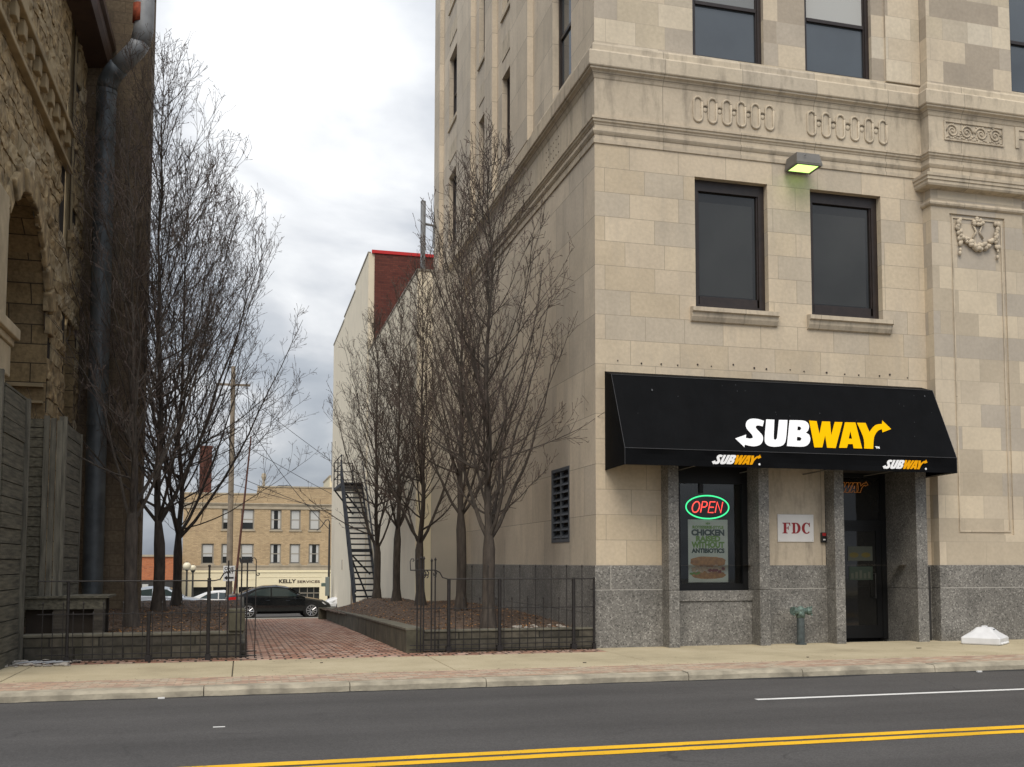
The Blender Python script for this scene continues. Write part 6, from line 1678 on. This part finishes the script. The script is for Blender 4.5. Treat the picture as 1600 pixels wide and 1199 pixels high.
def street_furniture():
    U_ = empty('utility_pole', (-.72, 60, -1.2), 'tall weathered wooden utility pole behind the left fence end', 'pole')
    b = MB(); b.tube([(-.72, 60, -1.5), (-.72, 60, 12.4)], [.19, .12], 10); b.build('shaft', 'pole_wood', U_)
    b = MB(); b.box(-1.6, .2, 59.86, 59.94, 11.3, 11.42); b.build('crossarm', 'pole_wood', U_)
    P_ = empty('leaning_mast', (-.3, 58, -1.2), 'thin rusty red mast leaning beside the wooden utility pole', 'pole')
    b = MB(); b.tube([(-.52, 57, -1.3), (.28, 57, 8.2)], [.07, .04], 8); b.build('shaft', 'pole_rust', P_)
    S = empty('one_way_sign', (-.78, 59.5, -1.2), 'white one way sign with black left arrow on its own post', 'road sign')
    y = 59.4
    b = MB(); b.box(-1.03, -.43, y, y + .02, .55, 1.38); b.build('plate', 'plate_white', S, bevel=.004)
    text_mb('ONE', .22, (-.73, y - .001, 1.16), (1, 0, 0), (0, 0, 1), .004, bold=.006, width=.48).build('lettering', 'black_plastic', S)
    text_mb('WAY', .22, (-.73, y - .001, .95), (1, 0, 0), (0, 0, 1), .004, bold=.006, width=.50).build('lettering', 'black_plastic', S)
    b = MB(); b.poly([(-.98, .73), (-.82, .86), (-.82, .78), (-.48, .78), (-.48, .68), (-.82, .68), (-.82, .60)], [], (0, y - .001, 0), (1, 0, 0), (0, 0, 1), .004); b.build('arrow', 'black_plastic', S)
    b = MB(); b.tube([(-.86, y + .05, -1.3), (-.86, y + .05, 1.4)], .03, 6); b.build('sign_post', 'iron', S)
    G = 'globe street lamps beside the cream shopfront'
    for k, (x, y, lb) in enumerate(((-2.95, 60.5, 'round globe street lamp nearest the left tree trunks'), (-2.68, 61.5, 'smaller globe street lamp just right of another globe lamp'))):
        zt = 1.15 - .1 * k; Lp = empty('street_lamp', (x, y, -1.2), lb, 'street lamp', G)
        b = MB(); b.tube([(x, y, -1.4), (x, y, zt)], [.07, .045], 8); b.build('post', 'pole_dark', Lp)
        b = MB(); b.ball((x, y, zt + .2), .22 - .05 * k, 12, 8); b.build('globe', 'globe_glass', Lp, smooth=True)
        b = MB(); b.tube([(x, y, zt - .05), (x, y, zt + .06)], [.06, .15], 10); b.tube([(x, y, zt + .38 - .06 * k), (x, y, zt + .46 - .06 * k)], [.10, .02], 10); b.build('cap', 'pole_dark', Lp)
    q = empty('lamp_post', (4.66, 60, -1.2), 'thin dark post with hooked arm at the cream building edge', 'lamp post')
    x, y = 4.64, 60.0
    b = MB(); b.tube([(x, y, -1.4), (x, y, 3.7)], [.07, .05], 8); b.build('post', 'pole_dark', q)
    b = MB(); b.tube([(x, y, 3.6), (x, y, 3.85), (x - .08, y, 3.97), (x - .22, y, 3.92), (x - .45, y, 3.55), (x - .7, y, 3.35)], .03, 6); b.build('arm', 'pole_dark', q)
    b = MB(); b.box(x - .2, x + .02, y - .25, y - .06, -.3, .75); b.build('control_box', 'box_grey', q, bevel=.02)
    b = MB(); b.box(x - .42, x - .2, y - .2, y - .05, .22, .42); b.build('signal_head', 'verdigris', q, bevel=.02)
    W_ = [((-.72, 60, 11.3), (14, 76, 4.0)), ((-.72, 60, 10.6), (4.64, 60, 3.4)), ((-.72, 60, 8.4), (16, 80, 2.6)), ((-12, 62, 9.5), (14, 74, 3.4)), ((-.2, 60, 6.2), (15, 78, 2.9))]
    for k, (a, c) in enumerate(W_):
        A_, C2 = Vector(a), Vector(c); b = MB()
        b.tube([A_.lerp(C2, t) - Vector((0, 0, .5 * math.sin(math.pi * t))) for t in [i / 12 for i in range(13)]], .016, 4)
        lab = ['overhead cable running from the pole crossarm over the tan building', 'short overhead cable between wooden pole and hooked lamp post', 'overhead cable passing in front of the upper tan windows', 'long overhead cable crossing the sky left of the pole', 'lowest overhead cable sloping across the tan brick wall'][k]
        tag(b.build('overhead_cable', 'cable'), lab, 'cable', 'overhead cables above the back street')
street_furniture()
for o in COL.objects:
    if o.type == 'MESH': o.data.validate()
